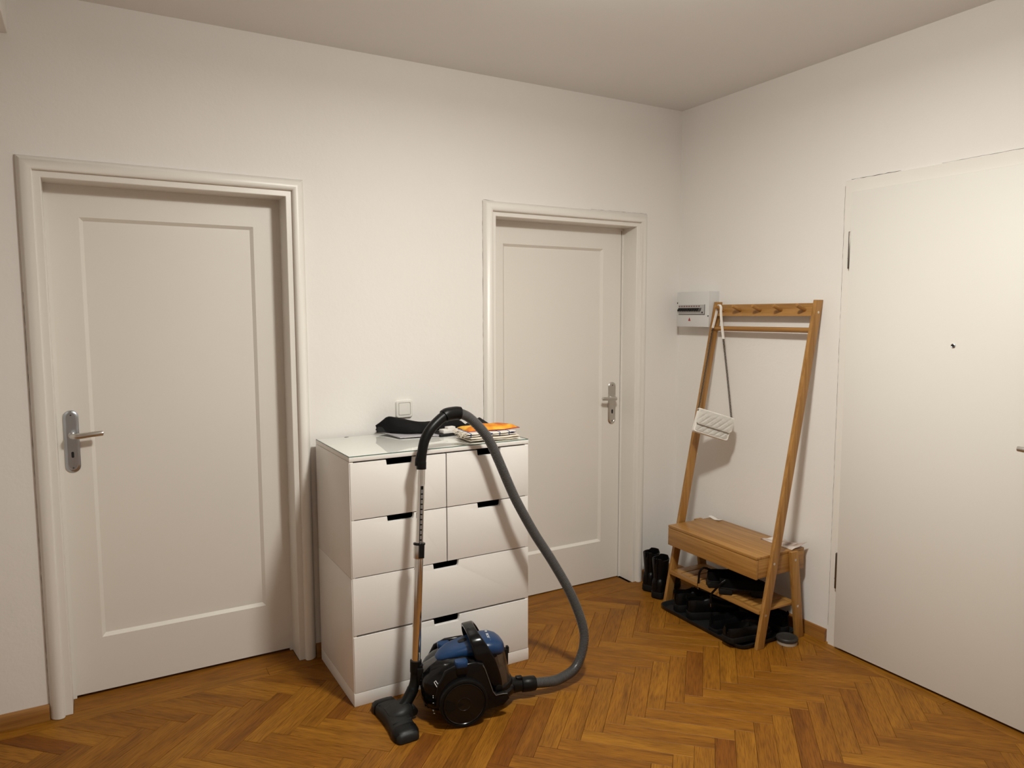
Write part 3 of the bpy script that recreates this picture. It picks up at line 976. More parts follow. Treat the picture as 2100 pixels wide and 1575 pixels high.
# body shell
bm = B()
st = [(.000, .050, .075, .150), (.012, .080, .055, .172), (.035, .104, .038, .196), (.065, .117, .032, .216), (.10, .122, .030, .232), (.15, .123, .030, .240), (.195, .123, .030, .236), (.215, .121, .030, .222), (.230, .118, .030, .185), (.250, .114, .032, .130), (.268, .108, .034, .098), (.30, .094, .036, .088), (.335, .074, .038, .086), (.362, .050, .040, .082), (.372, .036, .044, .076)]
loft(bm, [supell(u, hw, z0, z1, 3.2, 36) for u, hw, z0, z1 in st])
body = obj('body', bm, M_bk, vc, 60)
# side cheeks that hold the bin
for s in (-1, 1):
    bm = B()
    pts = [(.035, .085), (.048, .165), (.075, .214), (.120, .233), (.190, .237), (.222, .228), (.232, .205), (.262, .112), (.274, .100), (.300, .104), (.318, .100), (.325, .075), (.300, .050), (.2, .034), (.1, .034)]
    y0, y1 = sorted((s * .108, s * .126))
    prism(bm, pts, y0, y1, 'y', bev=.006)
    ck = obj('side_cheek', bm, M_bk, vc, 50)
    bm = B(); tube(bm, [(x, s * .1265, z) for x, z in ((.2205, .222), (.2285, .205), (.2585, .112), (.270, .096), (.298, .0985), (.315, .097))], .0022, 8); obj('edge_trim', bm, M_grey, ck, 50)
# wheels
for s in (-1, 1):
    M1 = Matrix.Translation((.142, s * .116, .0930)) @ rot_to((0, s, 0))
    bm = B()
    lathe(bm, [(.072, 0), (.0900, 0), (.0925, .006), (.0925, .027), (.0905, .032), (.086, .034), (.0815, .034), (.0800, .031)], 64, M1)
    wh = obj('wheel', bm, M_bkm, vc, 40)
    bm = B()
    lathe(bm, [(.0795, .010), (.0795, .031), (.0785, .0335), (.0765, .0345), (.075, .0325), (.040, .0350), (.027, .0355), (.0255, .0365), (.0235, .0365), (.022, .0350), (.006, .0345)], 64, M1)
    obj('hub_cap', bm, M_hub, wh, 30)
    bm = B()
    prism(bm, [(.0, .0), (.070, .012), (.064, .034), (.040, .052), (.020, .028)], .0338, .0352, 'z', M=M1 @ Matrix.Rotation(math.radians(150 if s < 0 else 30), 4, 'Z'))
    obj('hub_relief', bm, M_bkm, wh)
# front caster and underside
bm = B(); cyl(bm, (.325, -.014, .019), (.325, .014, .019), .019, 24, .003); obj('front_roller', bm, M_bkm, vc, 40)
bm = B(); box(bm, (.305, -.022, .018), (.345, .022, .045), .005); obj('roller_bracket', bm, M_bkm, vc, 40)
# exhaust grille with fins on the rear
bm = B()
M1 = Matrix.Translation((.024, 0, .098)) @ rot_to((-1, 0, -.15))
lathe(bm, [(.072, -.012), (.074, .006), (.068, .012), (.060, .014), (.02, .016)], 40, M1)
gr = obj('exhaust_grille', bm, M_bkm, vc, 40)
for k in range(9):
    bm = B()
    yy = -.052 + k * .013
    hh = math.sqrt(max(.0001, .062 ** 2 - yy ** 2))
    box(bm, (yy - .0022, -hh, .012), (yy + .0022, hh, .0195), .001, 1, M1)
    obj('fin', bm, M_bk, gr)
# rear spout with parking catch
bm = B()
loft(bm, [supell(.088, .050, .150, .232, 2.6, 20), supell(.060, .036, .150, .216, 2.6, 20), supell(.030, .024, .140, .203, 3, 20), supell(.010, .019, .135, .194, 4, 20)])
obj('parking_spout', bm, M_grey, vc, 50)
bm = B(); box(bm, (-.012, -.019, .120), (.020, .019, .186), .004); box(bm, (-.003, -.010, .183), (.014, .010, .196), .003); obj('parking_catch', bm, M_bkm, vc, 40)
# blue lid: long drop shape, low at the back and round over the bin
bm = B()
lid = [(.060, .006, .206, .215), (.064, .022, .205, .224), (.078, .038, .206, .237), (.102, .050, .210, .250), (.14, .058, .213, .264), (.18, .063, .215, .2735), (.22, .069, .2145, .2800), (.25, .0745, .213, .2845), (.28, .0745, .211, .2835), (.305, .066, .209, .275), (.320, .052, .2075, .264), (.329, .033, .206, .252), (.334, .012, .206, .240)]
loft(bm, [supell(u, hw, z0, z1, 2.5, 36) for u, hw, z0, z1 in lid])
ld = obj('lid', bm, M_blue, vc, 60, label='dark blue lid')
bm = B()
loft(bm, [supell(u, hw, z0, z1, 2.5, 30) for u, hw, z0, z1 in [(.150, .005, .2640, .2680), (.153, .012, .2640, .2697), (.168, .0155, .2680, .2733), (.183, .012, .2715, .2760), (.186, .005, .273, .2757)]])
obj('release_button', bm, M_bkm, ld, 60)
cu = bpy.data.curves.new('lettering', 'FONT'); cu.body = 'BOSCH'; cu.size = .0135; cu.extrude = .0004; cu.align_x = 'CENTER'; cu.align_y = 'CENTER'
to = bpy.data.objects.new('lettering', cu); COL.objects.link(to)
dg = bpy.context.evaluated_depsgraph_get()
tme = bpy.data.meshes.new_from_object(to.evaluated_get(dg))
bpy.data.objects.remove(to)
TM = Matrix.Translation((.266, -.0245, .2832)) @ Matrix.Rotation(math.radians(12), 4, 'X') @ Matrix.Rotation(math.radians(-90), 4, 'Z')
tme.transform(TM)
tme.materials.clear(); tme.materials.append(M_white)
lo = bpy.data.objects.new('lettering', tme); COL.objects.link(lo); lo.parent = ld
bm = B(); lathe(bm, [(.0026, 0), (.0042, 0), (.0042, .0008), (.0026, .0008)], 18, TM @ Matrix.Translation((-.036, 0, 0)), cap=False); obj('round_emblem', bm, M_white, ld)
# transparent bin with dust inside
MB_ = Matrix.Translation((.292, 0, .078)) @ rot_to((-.205, 0, 1))
bm = B(); lathe(bm, [(.070, 0), (.0715, .004), (.0725, .09), (.0735, .140)], 48, MB_, cap=False); db = obj('dust_bin', bm, M_bin, vc, 60, label='smoky transparent dust bin')
bm = B(); lathe(bm, [(.060, .004), (.062, .03), (.050, .055), (.040, .060), (.038, .130)], 32, MB_); obj('dust_core', bm, M_dust, db, 60)
bm = B(); lathe(bm, [(.0735, -.010), (.0775, -.004), (.0765, .010), (.0725, .012)], 48, MB_); obj('bin_base', bm, M_bkm, vc, 50)
bm = B(); box(bm, (.334, -.012, .150), (.352, .012, .216), .004); box(bm, (.345, -.009, .196), (.356, .009, .224), .003); obj('bin_latch', bm, M_bkm, vc, 40)
# carry handle: wide arch over the lid
bm = B()
arch = [(-.092, .288, .104, .017), (-.098, .274, .146, .025), (-.103, .243, .210, .035), (-.099, .221, .262, .032), (-.080, .206, .298, .025), (-.045, .199, .314, .021), (0, .197, .319, .020), (.045, .199, .314, .021), (.080, .206, .298, .025), (.099, .221, .262, .032), (.103, .243, .210, .035), (.098, .274, .146, .025), (.092, .288, .104, .017)]
cen = catmull([(a[1], a[0], a[2]) for a in arch], 5)
wid = catmull([(a[3], 0, 0) for a in arch], 5)
rings = []
for i, c in enumerate(cen):
    t = (cen[min(i + 1, len(cen) - 1)] - cen[max(i - 1, 0)]).normalized()
    ax = Vector((1, 0, .12)); ax = (ax - t * ax.dot(t)).normalized()
    nn = t.cross(ax)
    ww, th = wid[i].x, .0075
    rings.append([c + ax * (ww * math.copysign(abs(math.cos(q)) ** .4, math.cos(q))) + nn * (th * math.copysign(abs(math.sin(q)) ** .6, math.sin(q))) for q in [2 * PI * k / 20 for k in range(20)]])
loft(bm, rings)
obj('carry_handle', bm, M_bk, vc, 60)
for s in (-1, 1):
    bm = B(); cyl(bm, (.2885, s * .092, .108), (.2885, s * .1050, .108), .0155, 24, .003); obj('handle_pivot', bm, M_bkm, vc, 40)
# two blue-topped knobs
for s in (-1, 1):
    M1 = Matrix.Translation((.139, -.112, .188) if s < 0 else (.108, .078, .178))
    def kr(w_, z, lift=0): return [M1 @ Vector((p[0], p[1], z + (lift if abs(p[0]) > .013 else 0))) for p in rrect(w_, .036 * w_ / .05, .012 * w_ / .05, 5)]
    bm = B()
    loft(bm, [kr(.042, 0), kr(.050, .012), kr(.050, .034), kr(.046, .039)])
    kb = obj('knob', bm, M_bk, vc, 50)
    bm = B()
    loft(bm, [kr(.047, .036), kr(.050, .040), kr(.050, .050, .004), kr(.046, .054, .004)])
    obj('knob_cap', bm, M_blue, kb, 50, label='blue knob cap')
# printed marks beside the wheel (slider symbol and tool marks)
bm = B()
def mark(p, q, w_):
    p, q = Vector(p), Vector(q)
    d = (q - p).normalized(); n_ = Vector((0, 0, 1)).cross(d); n_ = n_ if n_.length > .01 else Vector((1, 0, 0)); n_.normalize()
    tube(bm, [p, q], w_, 6)
mark((.038, -.1030, .170), (.052, -.1175, .146), .0012); mark((.044, -.1050, .176), (.058, -.1195, .152), .0012); mark((.038, -.1030, .170), (.044, -.1050, .176), .0012); mark((.052, -.1175, .146), (.058, -.1195, .152), .0012)
bmesh.ops.create_icosphere(bm, subdivisions=2, radius=.0034, matrix=Matrix.Translation((.0535, -.1165, .150)))
for z in (.118, .111, .090): bmesh.ops.create_icosphere(bm, subdivisions=1, radius=.0018, matrix=Matrix.Translation((.0335, -.1035, z)))
mark((.0325, -.097, .060), (.0335, -.102, .059), .0012); mark((.0345, -.1045, .058), (.0345, -.1045, .064), .0012); mark((.0345, -.1035, .050), (.0385, -.1085, .051), .0014)
obj('printed_symbols', bm, M_white, vc, label='small white printed symbols')['kind'] = 'stuff'
# hose connector
bm = B()
loft(bm, [supell(.352, .036, .036, .094, 3, 24), supell(.375, .030, .030, .088, 2.6, 24), supell(.400, .026, .029, .082, 2.2, 24), supell(.412, .0245, .030, .080, 2, 24)])
box(bm, (.385, -.011, .078), (.412, .011, .092), .004)
obj('hose_socket', bm, M_bkm, vc, 50)
bm = B(); M1 = Matrix.Translation((.408, 0, .0545)) @ rot_to((1, 0, -.02))
lathe(bm, [(.026, 0), (.0295, .003), (.0300, .035), (.0285, .056), (.025, .060)], 32, M1); obj('hose_collar', bm, M_bkm, vc, 50)
# hose
hp = [VO + Vector((math.cos(VA), math.sin(VA), 0)) * .460 + Vector((0, 0, .053)), (-1.405, -.803, .048), (-1.35, -.802, .0470), (-1.266, -.79, .0688), (-1.2124, -.77, .1455), (-1.2028, -.745, .2238), (-1.2364, -.705, .3519), (-1.3018, -.66, .4931), (-1.3724, -.632, .6157), (-1.4459, -.615, .7539), (-1.4845, -.605, .8414), (-1.5168, -.597, .9214), (-1.5533, -.585, 1.0084), (-1.5861, -.575, 1.0623), (-1.6375, -.563, 1.1169), (-1.6776, -.56, 1.1385), (-1.700, -.56, 1.1410)]
pt = resample(catmull([tv(p) for p in hp], 24), .00145)
bm = B()
rad = [.0178 + .0028 * (1 if (i % 4) in (1, 2) else 0) for i in range(len(pt))]
tube(bm, pt, rad, 18)
obj('hose', bm, M_hose, vc, 25, label='grey ribbed hose')
# bent grip
gp = [tv(p) for p in [(-1.8671, -.595, .9388), (-1.8660, -.5935, .965), (-1.8599, -.59, 1.0083), (-1.8448, -.585, 1.0542), (-1.8152, -.58, 1.0934), (-1.7684, -.57, 1.1273), (-1.7383, -.565, 1.1402)]]
gpath = catmull(gp, 8)
bm = B(); n = len(gpath)
tube(bm, gpath, [.0180 + .0035 * (i / n) + (.0012 if i < 9 else 0) for i in range(n)], 24)
grip = obj('grip', bm, M_bkm, vc, 50)
bm = B()
a, b = gpath[5], gpath[15]
dirn = (b - a).normalized()
side = Vector((-.9, 0, .35)); side = (side - dirn * side.dot(dirn)).normalized()
tube(bm, [a + side * .006, a + side * .016, a.lerp(b, .5) + side * .014, b + side * .010, b + side * .002], [.006, .010, .011, .010, .006], 12)
obj('air_slider', bm, M_bk, grip, 50)
bm = B()
cp = catmull([gpath[-6], tv((-1.7383, -.565, 1.1405)), tv((-1.700, -.560, 1.1425)), tv((-1.682, -.56, 1.1400))], 6)
n = len(cp)
tube(bm, cp, [.0262 + .0008 * min(1, i / 5) for i in range(n)], 28)
obj('grip_collar', bm, M_bkm, vc, 50)
# telescopic wand
wt, wb_ = tv((-1.8671, -.595, .9388)), tv((-1.9337, -.666, .1212))
def on(z):
    t = (.9388 - z) / (.9388 - .1212); return wt.lerp(wb_, t)
bm = B(); cyl(bm, on(.645), on(.945), .0150, 28); cyl(bm, on(.880), on(.9395), .0162, 28); up_ = obj('upper_tube', bm, M_chrome, vc, 40)
bm = B(); cyl(bm, on(.195), on(.606), .0176, 28); obj('lower_tube', bm, M_chrome, vc, 40)
bm = B(); cyl(bm, on(.596), on(.652), .0208, 28, .002); obj('slide_collar', bm, M_alu, vc, 40)
wdir = (wb_ - wt).normalized()
toc = (VI @ CAM_P - on(.7)); toc = (toc - wdir * toc.dot(wdir)).normalized()
sd = wdir.cross(toc)
gv = (toc + sd * -.35).normalized()
gv2 = (toc + sd * -.55).normalized()
if (VI.to_3x3() @ Vector((.865, -.5, 0))).dot(sd) > 0:
    gv = (toc + sd * .35).normalized(); gv2 = (toc + sd * .55).normalized()
gs = wdir.cross(gv)
bm = B()
for (za, zb_) in ((.645, .875),):
    a, b = on(za) + gv * .0142, on(zb_) + gv * .0142
    prof = [(-.0058, 0), (.0058, 0), (.0048, .0016), (-.0048, .0016)]
    loft(bm, [[a + gs * x + gv * y for x, y in prof], [b + gs * x + gv * y for x, y in prof]])
tr = obj('lock_track', bm, M_bk, vc)
for k in range(11):
    z = .652 + k * .0195
    bm = B()
    a = on(z) + gv * .0158; b = on(z + .0145) + gv * .0158
    prof = [(-.0040, 0), (.0040, 0), (.0034, .0012), (-.0034, .0012)]
    loft(bm, [[a + gs * x + gv * y for x, y in prof], [b + gs * x + gv * y for x, y in prof]])
    obj('notch', bm, M_alu2, tr)
bm = B(); gs2 = wdir.cross(gv2)
a, b = on(.600) + gv2 * .0175, on(.650) + gv2 * .0175
prof = [(-.0115, 0), (.0115, 0), (.0105, .0058), (-.0105, .0058)]
loft(bm, [[a + gs2 * x + gv2 * y for x, y in prof], [b + gs2 * x + gv2 * y for x, y in prof]])
obj('slide_button', bm, M_bk, vc)
bm = B(); lathe(bm, [(.0235, 0), (.0235, .006), (.019, .008)], 28, Matrix.Translation(on(.649)) @ rot_to(wt - wb_)); obj('collar_ring', bm, M_bk, vc, 40)
# floor head and its joint
bm = B()
jp = catmull([tv(p) for p in [(-1.9282, -.660, .208), (-1.9300, -.6615, .165), (-1.9345, -.665, .128), (-1.9480, -.670, .098), (-1.9640, -.676, .078), (-1.985, -.684, .058), (-2.005, -.69, .045)]], 7)
n = len(jp)
tube(bm, jp, [.0225 if i < 8 else .0205 + .002 * math.sin(i) * 0 if i < 20 else .0225 for i in range(n)], 22)
obj('head_joint', bm, M_bkm, vc, 50)
bm = B(); a = tv((-1.9296, -.6610, .172)); box(bm, (-.014, -.008, .015), (.006, .008, .031), .003, 2, Matrix.Translation(a) @ Matrix.Rotation(.1, 4, 'Y')); cyl(bm, a + Vector((.012, 0, -.012)), a + Vector((.034, 0, -.012)), .012, 16, .002); obj('parking_hook', bm, M_bkm, vc, 40)
bm = B()
hc = Vector((-2.032, -.695, 0))
prof = [(-.148, .030, .016, .0), (-.143, .040, .028, 0), (-.125, .046, .036, .0), (-.085, .046, .041, .0), (-.050, .045, .046, .003), (-.015, .048, .052, .008), (.015, .050, .054, .010), (.050, .047, .048, .005), (.090, .046, .042, .002), (.125, .045, .036, 0), (.141, .037, .026, 0), (.146, .026, .016, 0)]
rings = []
for yy, hw, zt, dx in prof:
    rg = []
    for (fx, fz) in ((-1, 0), (-1.02, .35), (-.94, .75), (-.70, .95), (-.2, 1), (.35, 1), (.75, .95), (.95, .72), (1.0, .35), (.98, 0)):
        rg.append(tv((hc.x + dx + hw * fx, hc.y + yy, .003 + zt * fz)))
    rings.append(rg)
loft(bm, rings)
hd = obj('floor_head', bm, M_char, vc, 50)
bm = B()
rings = []
for x, hw, z0, z1 in ((-2.062, .040, .030, .052), (-2.040, .052, .030, .062), (-2.015, .056, .022, .068), (-1.992, .050, .014, .070), (-1.975, .038, .014, .068), (-1.966, .026, .020, .060)):
    rings.append([tv((x, -.690 + y * hw, z0 + (z1 - z0) * f)) for y, f in ((-1, 0), (-1, .6), (-.75, .92), (-.3, 1), (.3, 1), (.75, .92), (1, .6), (1, 0))])
loft(bm, rings)
obj('neck_housing', bm, M_char, hd, 50)
for e in (-1, 1):
    bm = B()
    rings = []
    for yy, hw, zt in ((.094, .0475, .0425), (.098, .048, .0430), (.126, .047, .0385), (.143, .039, .028), (.1475, .027, .017)):
        rings.append([tv((hc.x + hw * fx, hc.y + e * yy - .001 * e, .0025 + zt * fz)) for fx, fz in ((-1, 0), (-1.02, .35), (-.94, .75), (-.70, .95), (-.2, 1), (.35, 1), (.75, .95), (.95, .72), (1.0, .35), (.98, 0))])
    loft(bm, rings)
    obj('end_cap', bm, M_bkm, hd, 50)
bm = B(); cyl(bm, tv((-1.958, -.71, .030)), tv((-1.958, -.668, .030)), .0165, 24, .003); obj('head_roller', bm, M_bkm, vc, 40)
bm = B()
for yy in (-.075, .075):
    a = tv((hc.x - .035, hc.y + yy, .0445)); b = tv((hc.x + .040, hc.y + yy * .9, .0430)); tube(bm, [a, b], .0022, 6)
obj('head_groove', bm, M_dark, hd)['kind'] = 'stuff'

# ------------------------------------------------------------------ bamboo coat rack
RPHI = -0.02348
RO = Vector((-.3653, -.3162, 0))
RROT = math.atan2(-math.cos(RPHI), math.sin(RPHI))       # local x along the wall to the camera side (b), local y into the wall (a)
RM = Matrix.Translation(RO) @ Matrix.Rotation(RROT, 4, 'Z')
rk = thing('coat_rack', 'leaning bamboo coat rack with bench, shelf and peg rail against right wall', 'coat rack', RO, RROT)
RWD, RT, RD, RH, RS = .6533, .0200, .0452, 1.6012, .1981
for b0 in (0, RWD - RT):
    bm = B(); prism(bm, [(0, 0), (RD, 0), (RD + RS * RH, RH), (RS * RH, RH)], b0, b0 + RT, 'x', bev=.0025); obj('upright', bm, M_bam_z, rk, 40)
    bm = B(); ra, rs, rd, rh = .2658, -.1386, .0473, .428
    prism(bm, [(ra, 0), (ra + rd, 0), (ra + rd + rs * rh, rh), (ra + rs * rh, rh)], b0, b0 + RT, 'x', bev=.0025); obj('rear_leg', bm, M_bam_z, rk, 40)
# bench
b0, b1, a0, a1, zt, zb = .0310, .6328, .0011, .318, .4311, .3256
bm = B(); box(bm, (b0, a0, zt - .0125), (b1, a1, zt), .0015); obj('bench_lid', bm, M_bam_x, rk, 30)
bm = B(); box(bm, (b0, a0 + .0005, zb), (b1, a0 + .0135, zt - .0145), .0012); obj('front_board', bm, M_bam_x, rk, 30)
for x0 in (b0, b1 - .012):
    bm = B(); box(bm, (x0, a0 + .0150, zb + .004), (x0 + .012, a1, zt - .0135), .0008); obj('side_board', bm, M_bam_y, rk, 30)
bm = B(); box(bm, (b0 + .012, a1 - .012, zb + .004), (b1 - .012, a1, zt - .0135)); obj('rear_board', bm, M_bam_x, rk)
bm = B(); box(bm, (b0 + .012, a0 + .014, zb + .006), (b1 - .012, a1 - .012, zb + .012)); obj('bench_bottom', bm, M_bam_x, rk)
# slatted shelf
sz = .1755
bm = B(); box(bm, (RT, .024, sz - .018), (RWD - RT, .052, sz), .0015); obj('shelf_rail', bm, M_bam_x, rk, 30)
bm = B(); box(bm, (RT, .244, sz - .018), (RWD - RT, .270, sz), .0015); obj('shelf_rail', bm, M_bam_x, rk, 30)
nsl = 10
sw_ = (RWD - 2 * RT + .007) / nsl
for k in range(nsl):
    bm = B(); x0 = RT + k * sw_; box(bm, (x0, .0525, sz - .012), (x0 + sw_ - .007, .2435, sz), .0012); obj('slat', bm, M_bam_y, rk, 30)
# peg rail, pegs and hanging rod
def upa(z): return RS * z
bm = B(); prism(bm, [(upa(1.527) + .006, 1.527), (upa(1.527) + .022, 1.527), (upa(1.5865) + .022, 1.5865), (upa(1.5865) + .006, 1.5865)], RT, RWD - RT, 'x', bev=.001); obj('peg_rail', bm, M_bam_x, rk, 30)
PEGS = (.072, .192, .3235, .4525, .590)
for pb in PEGS:
    bm = B(); cyl(bm, (pb, upa(1.556) + .012, 1.553), (pb, .258, 1.578), .0088, 18, .002); obj('peg', bm, M_bam_y, rk, 40)
bm = B(); cyl(bm, (RT - .004, .3115, 1.461), (RWD - RT + .004, .3115, 1.461), .0125, 24); obj('hanging_rod', bm, M_bam_x, rk, 40)
for (a, z) in ((.3303, 1.544), (.0946, .3923), (.2366, .3882), (.0497, .1556), (.2625, .1595)):
    bm = B(); lathe(bm, [(.0062, -.001), (.0062, .0006), (.0045, .0010), (.0022, .0002)], 16, Matrix.Translation((RWD, a, z)) @ rot_to((1, 0, 0))); obj('screw', bm, M_screw, rk, 40)

def rack_w(b, a, z): return RM @ Vector((b, a, z))
# leaflet and paper slip on the bench
lf = thing('leaflet', 'printed paper leaflet with curled corner on the right end of the bench', 'leaflet', rack_w(.535, .27, .4313), RROT)
bm = B()
def f_lf(u, v):
    p = Vector((-.092, -.036, 0)).lerp(Vector((.102, -.042, 0)), u); q = Vector((-.080, .036, 0)).lerp(Vector((.104, .058, 0)), u)
    r = p.lerp(q, v)
    r.z = .0025 + .026 * max(0, u - .5) ** 1.4 * v * 2.4 + .0030 * math.sin(6 * u) * v + .002 * math.sin(9 * v)
    return r
sheet_grid(bm, 18, 10, f_lf, .0018); obj('printed_sheet', bm, M_leaflet, lf, 60)
sp_ = thing('paper_slip', 'narrow white paper slip on the back left corner of the bench', 'paper slip', rack_w(.075, .285, .4313), RROT)
bm = B()
sheet_grid(bm, 8, 3, lambda u, v: Vector((-.040 + .075 * u, -.012 + .026 * v + .01 * u, .003 + .008 * (1 - u) ** 2 + .002 * math.sin(8 * u))), .0012); obj('slip', bm, M_paper, sp_, 60)

# ------------------------------------------------------------------ quilted bag on the first peg
BR = Matrix.Rotation(math.radians(-33.8), 3, 'Z') @ Matrix.Rotation(math.radians(17), 3, 'Y') @ Matrix.Rotation(math.radians(-13), 3, 'X')
BC = Vector((-.192, -.473, .9640))
hb = thing('quilted_handbag', 'small cream quilted handbag hanging by a chain from the leftmost peg', 'handbag', BC, BR)
HBI = (Matrix.Translation(BC) @ BR.to_4x4()).inverted()
bw, bh, bd = .184, .118, .046
bm = B()
def ring_y(y, s, r=.012): return [Vector((p[0], y, p[1])) for p in rrect(bw * s, bh * s, r, 5)]
loft(bm, [ring_y(-bd / 2, .97), ring_y(-bd / 2 + .004, 1.0), ring_y(-.004, .985), ring_y(0, .965), ring_y(.004, .985), ring_y(bd / 2 - .004, 1.0), ring_y(bd / 2, .97)])
obj('bag_body', bm, M_cream, hb, 40)
def quilt(x, z):
    q = .0300
    a = abs(((x - z * .85) / q) % 1 - .5) * 2; b = abs(((x + z * 1.1) / q) % 1 - .5) * 2
    return .0036 * min(1, (1 - a) * 2.0) ** .8 * (.72 + .28 * min(1, (1 - b) * 4))
def quilted(bm, x0, x1, z0, z1, y, rc, over=None, sgn=-1):
    nx, nz = 64, 36
    def f(u, v):
        x = x0 + (x1 - x0) * u; z = z0 + (z1 - z0) * v
        # round the lower corners
        dz = z - z0
        if dz < rc:
            lim = rc - math.sqrt(max(0, rc * rc - (rc - dz) ** 2))
            x = max(x0 + lim, min(x1 - lim, x))
        e = min(1, 12 * u, 12 * (1 - u), 9 * v + .0)
        yy = y + sgn * quilt(x, z) * e
        if over is not None:
            yy += over(v)
        return Vector((x, yy, z))
    top = [[bm.verts.new(f(i / nx, j / nz)) for j in range(nz + 1)] for i in range(nx + 1)]
    for i in range(nx):
        for j in range(nz):
            bm.faces.new((top[i][j], top[i + 1][j], top[i + 1][j + 1], top[i][j + 1]))
    bmesh.ops.solidify(bm, geom=bm.faces[:], thickness=-.003 * sgn * -1)
bm = B(); quilted(bm, -bw / 2 + .006, bw / 2 - .006, -bh / 2 + .004, bh / 2 - .03, -bd / 2 - .0005, .014); obj('quilted_front', bm, M_cream, hb, 60)
bm = B()
quilted(bm, -bw / 2 - .002, bw / 2 + .003, -.018, bh / 2 + .002, -bd / 2 - .016, .016, over=lambda v: .014 * max(0, v - .7) / .3)
box(bm, (-bw / 2 - .002, -bd / 2 - .002, bh / 2 - .001), (bw / 2 + .003, bd / 2, bh / 2 + .006), .004)
obj('flap', bm, M_cream, hb, 60)
# strap over the peg and the two chain runs
pegtop = HBI @ rack_w(PEGS[0], .285, 1.576)
sL, sR = HBI @ rack_w(.0416, .272, 1.4642), HBI @ rack_w(.1204, .272, 1.408)
tp = [HBI @ rack_w(.052, .282, 1.53), HBI @ rack_w(.060, .285, 1.572), HBI @ rack_w(.072, .286, 1.5855), HBI @ rack_w(.0845, .285, 1.572), HBI @ rack_w(.0885, .282, 1.545)]
sp2 = catmull([sL] + tp + [HBI @ rack_w(.098, .278, 1.50), sR], 8)
bm = B()
axw = (HBI.to_3x3() @ (RM.to_3x3() @ Vector((0, 1, 0)))).normalized()
rings = []
for i, p in enumerate(sp2):
    t = (sp2[min(i + 1, len(sp2) - 1)] - sp2[max(i - 1, 0)]).normalized()
    ax = (axw - t * axw.dot(t)).normalized(); nn = t.cross(ax)
    hw, th = .0072, .0018
    rings.append([p + ax * hw + nn * th, p - ax * hw + nn * th, p - ax * hw - nn * th, p + ax * hw - nn * th])
loft(bm, rings); obj('shoulder_strap', bm, M_cream, hb, 50)
def chain(p0, p1, sag):
    path = resample(catmull([p0, p0.lerp(p1, .5) + sag, p1], 40), .0092)
    fr_ = frames(path)
    bm = B()
    for i, p in enumerate(path[:-1]):
        q = path[i + 1]
        t = (q - p).normalized(); x, y = fr_[i]
        if i % 2: x, y = y, -x
        c = (p + q) / 2
        R1, r1 = .0053, .0015
        rings = []
        for k in range(8):
            a = 2 * PI * k / 8
            cen_ = c + t * (math.cos(a) * R1 * 1.45) + x * (math.sin(a) * R1)
            rad_ = (t * math.cos(a) + x * math.sin(a))
            rings.append([cen_ + rad_ * (r1 * math.cos(2 * PI * m / 5)) + y * (r1 * math.sin(2 * PI * m / 5)) for m in range(5)])
        vr = [[bm.verts.new(v) for v in r] for r in rings]
        for k in range(8):
            A_, B_ = vr[k], vr[(k + 1) % 8]
            for m in range(5): bm.faces.new((A_[m], A_[(m + 1) % 5], B_[(m + 1) % 5], B_[m]))
    return bm
o = obj('chain', chain(sL, Vector((-bw / 2 + .003, .004, bh / 2 - .002)), Vector((0, -.004, 0))), M_chain, hb); o['kind'] = 'stuff'
o = obj('chain', chain(sR, Vector((bw / 2 - .001, .006, bh / 2 - .004)), Vector((0, -.004, 0))), M_chain, hb); o['kind'] = 'stuff'

# ------------------------------------------------------------------ shoes
def shoe_rings(stations, n=9):
    """stations: (x, half width, sole z, collar z, opening 0..1, insole z)"""
    rings = []
    for x, hw, z0, zc, op, zi in stations:
        oh = max(.012, op) * hw
        zi_ = zi if op > .05 else zc - .0015
        R = [(-hw * .94, z0), (-hw, z0 + (zc - z0) * .30), (-hw * .97, z0 + (zc - z0) * .62)]
        R += [(-(hw * .86 if op < .05 else max(oh + .003, hw * .84)), z0 + (zc - z0) * .88), (-(hw * .5 if op < .05 else oh + .0015), zc), (-oh, zc - .0005), (-oh * .92, zi_), (0, zi_)]
        full = R + [(-y, z) for y, z in reversed(R[:-1])]
        rings.append([Vector((x, y, z)) for y, z in full])
    return rings
def sole_bm(stations, z0, z1, grow=.004, lug=False):
    bm = B()
    L = [(x, hw + grow) for x, hw, *_ in stations]
    x_a, x_b = L[0][0] - grow, L[-1][0] + grow
    pts = [(x_a, -L[0][1] * .55)] + [(x, -h) for x, h in L] + [(x_b, -L[-1][1] * .5), (x_b, L[-1][1] * .5)] + [(x, h) for x, h in reversed(L)] + [(x_a, L[0][1] * .55)]
    prism(bm, pts, z0, z1, 'z', bev=.002)
    if lug:
        for k in range(7):
            x = x_a + .02 + k * (x_b - x_a - .04) / 6
            for s in (-1, 1):
                h = min(hw for xx, hw in L if abs(xx - x) < .06) + .002
                box(bm, (x - .010, s * h * .5 - h * .5, z0 - .006), (x + .008, s * h * .5 + h * .5, z0 + .004))
    return bm

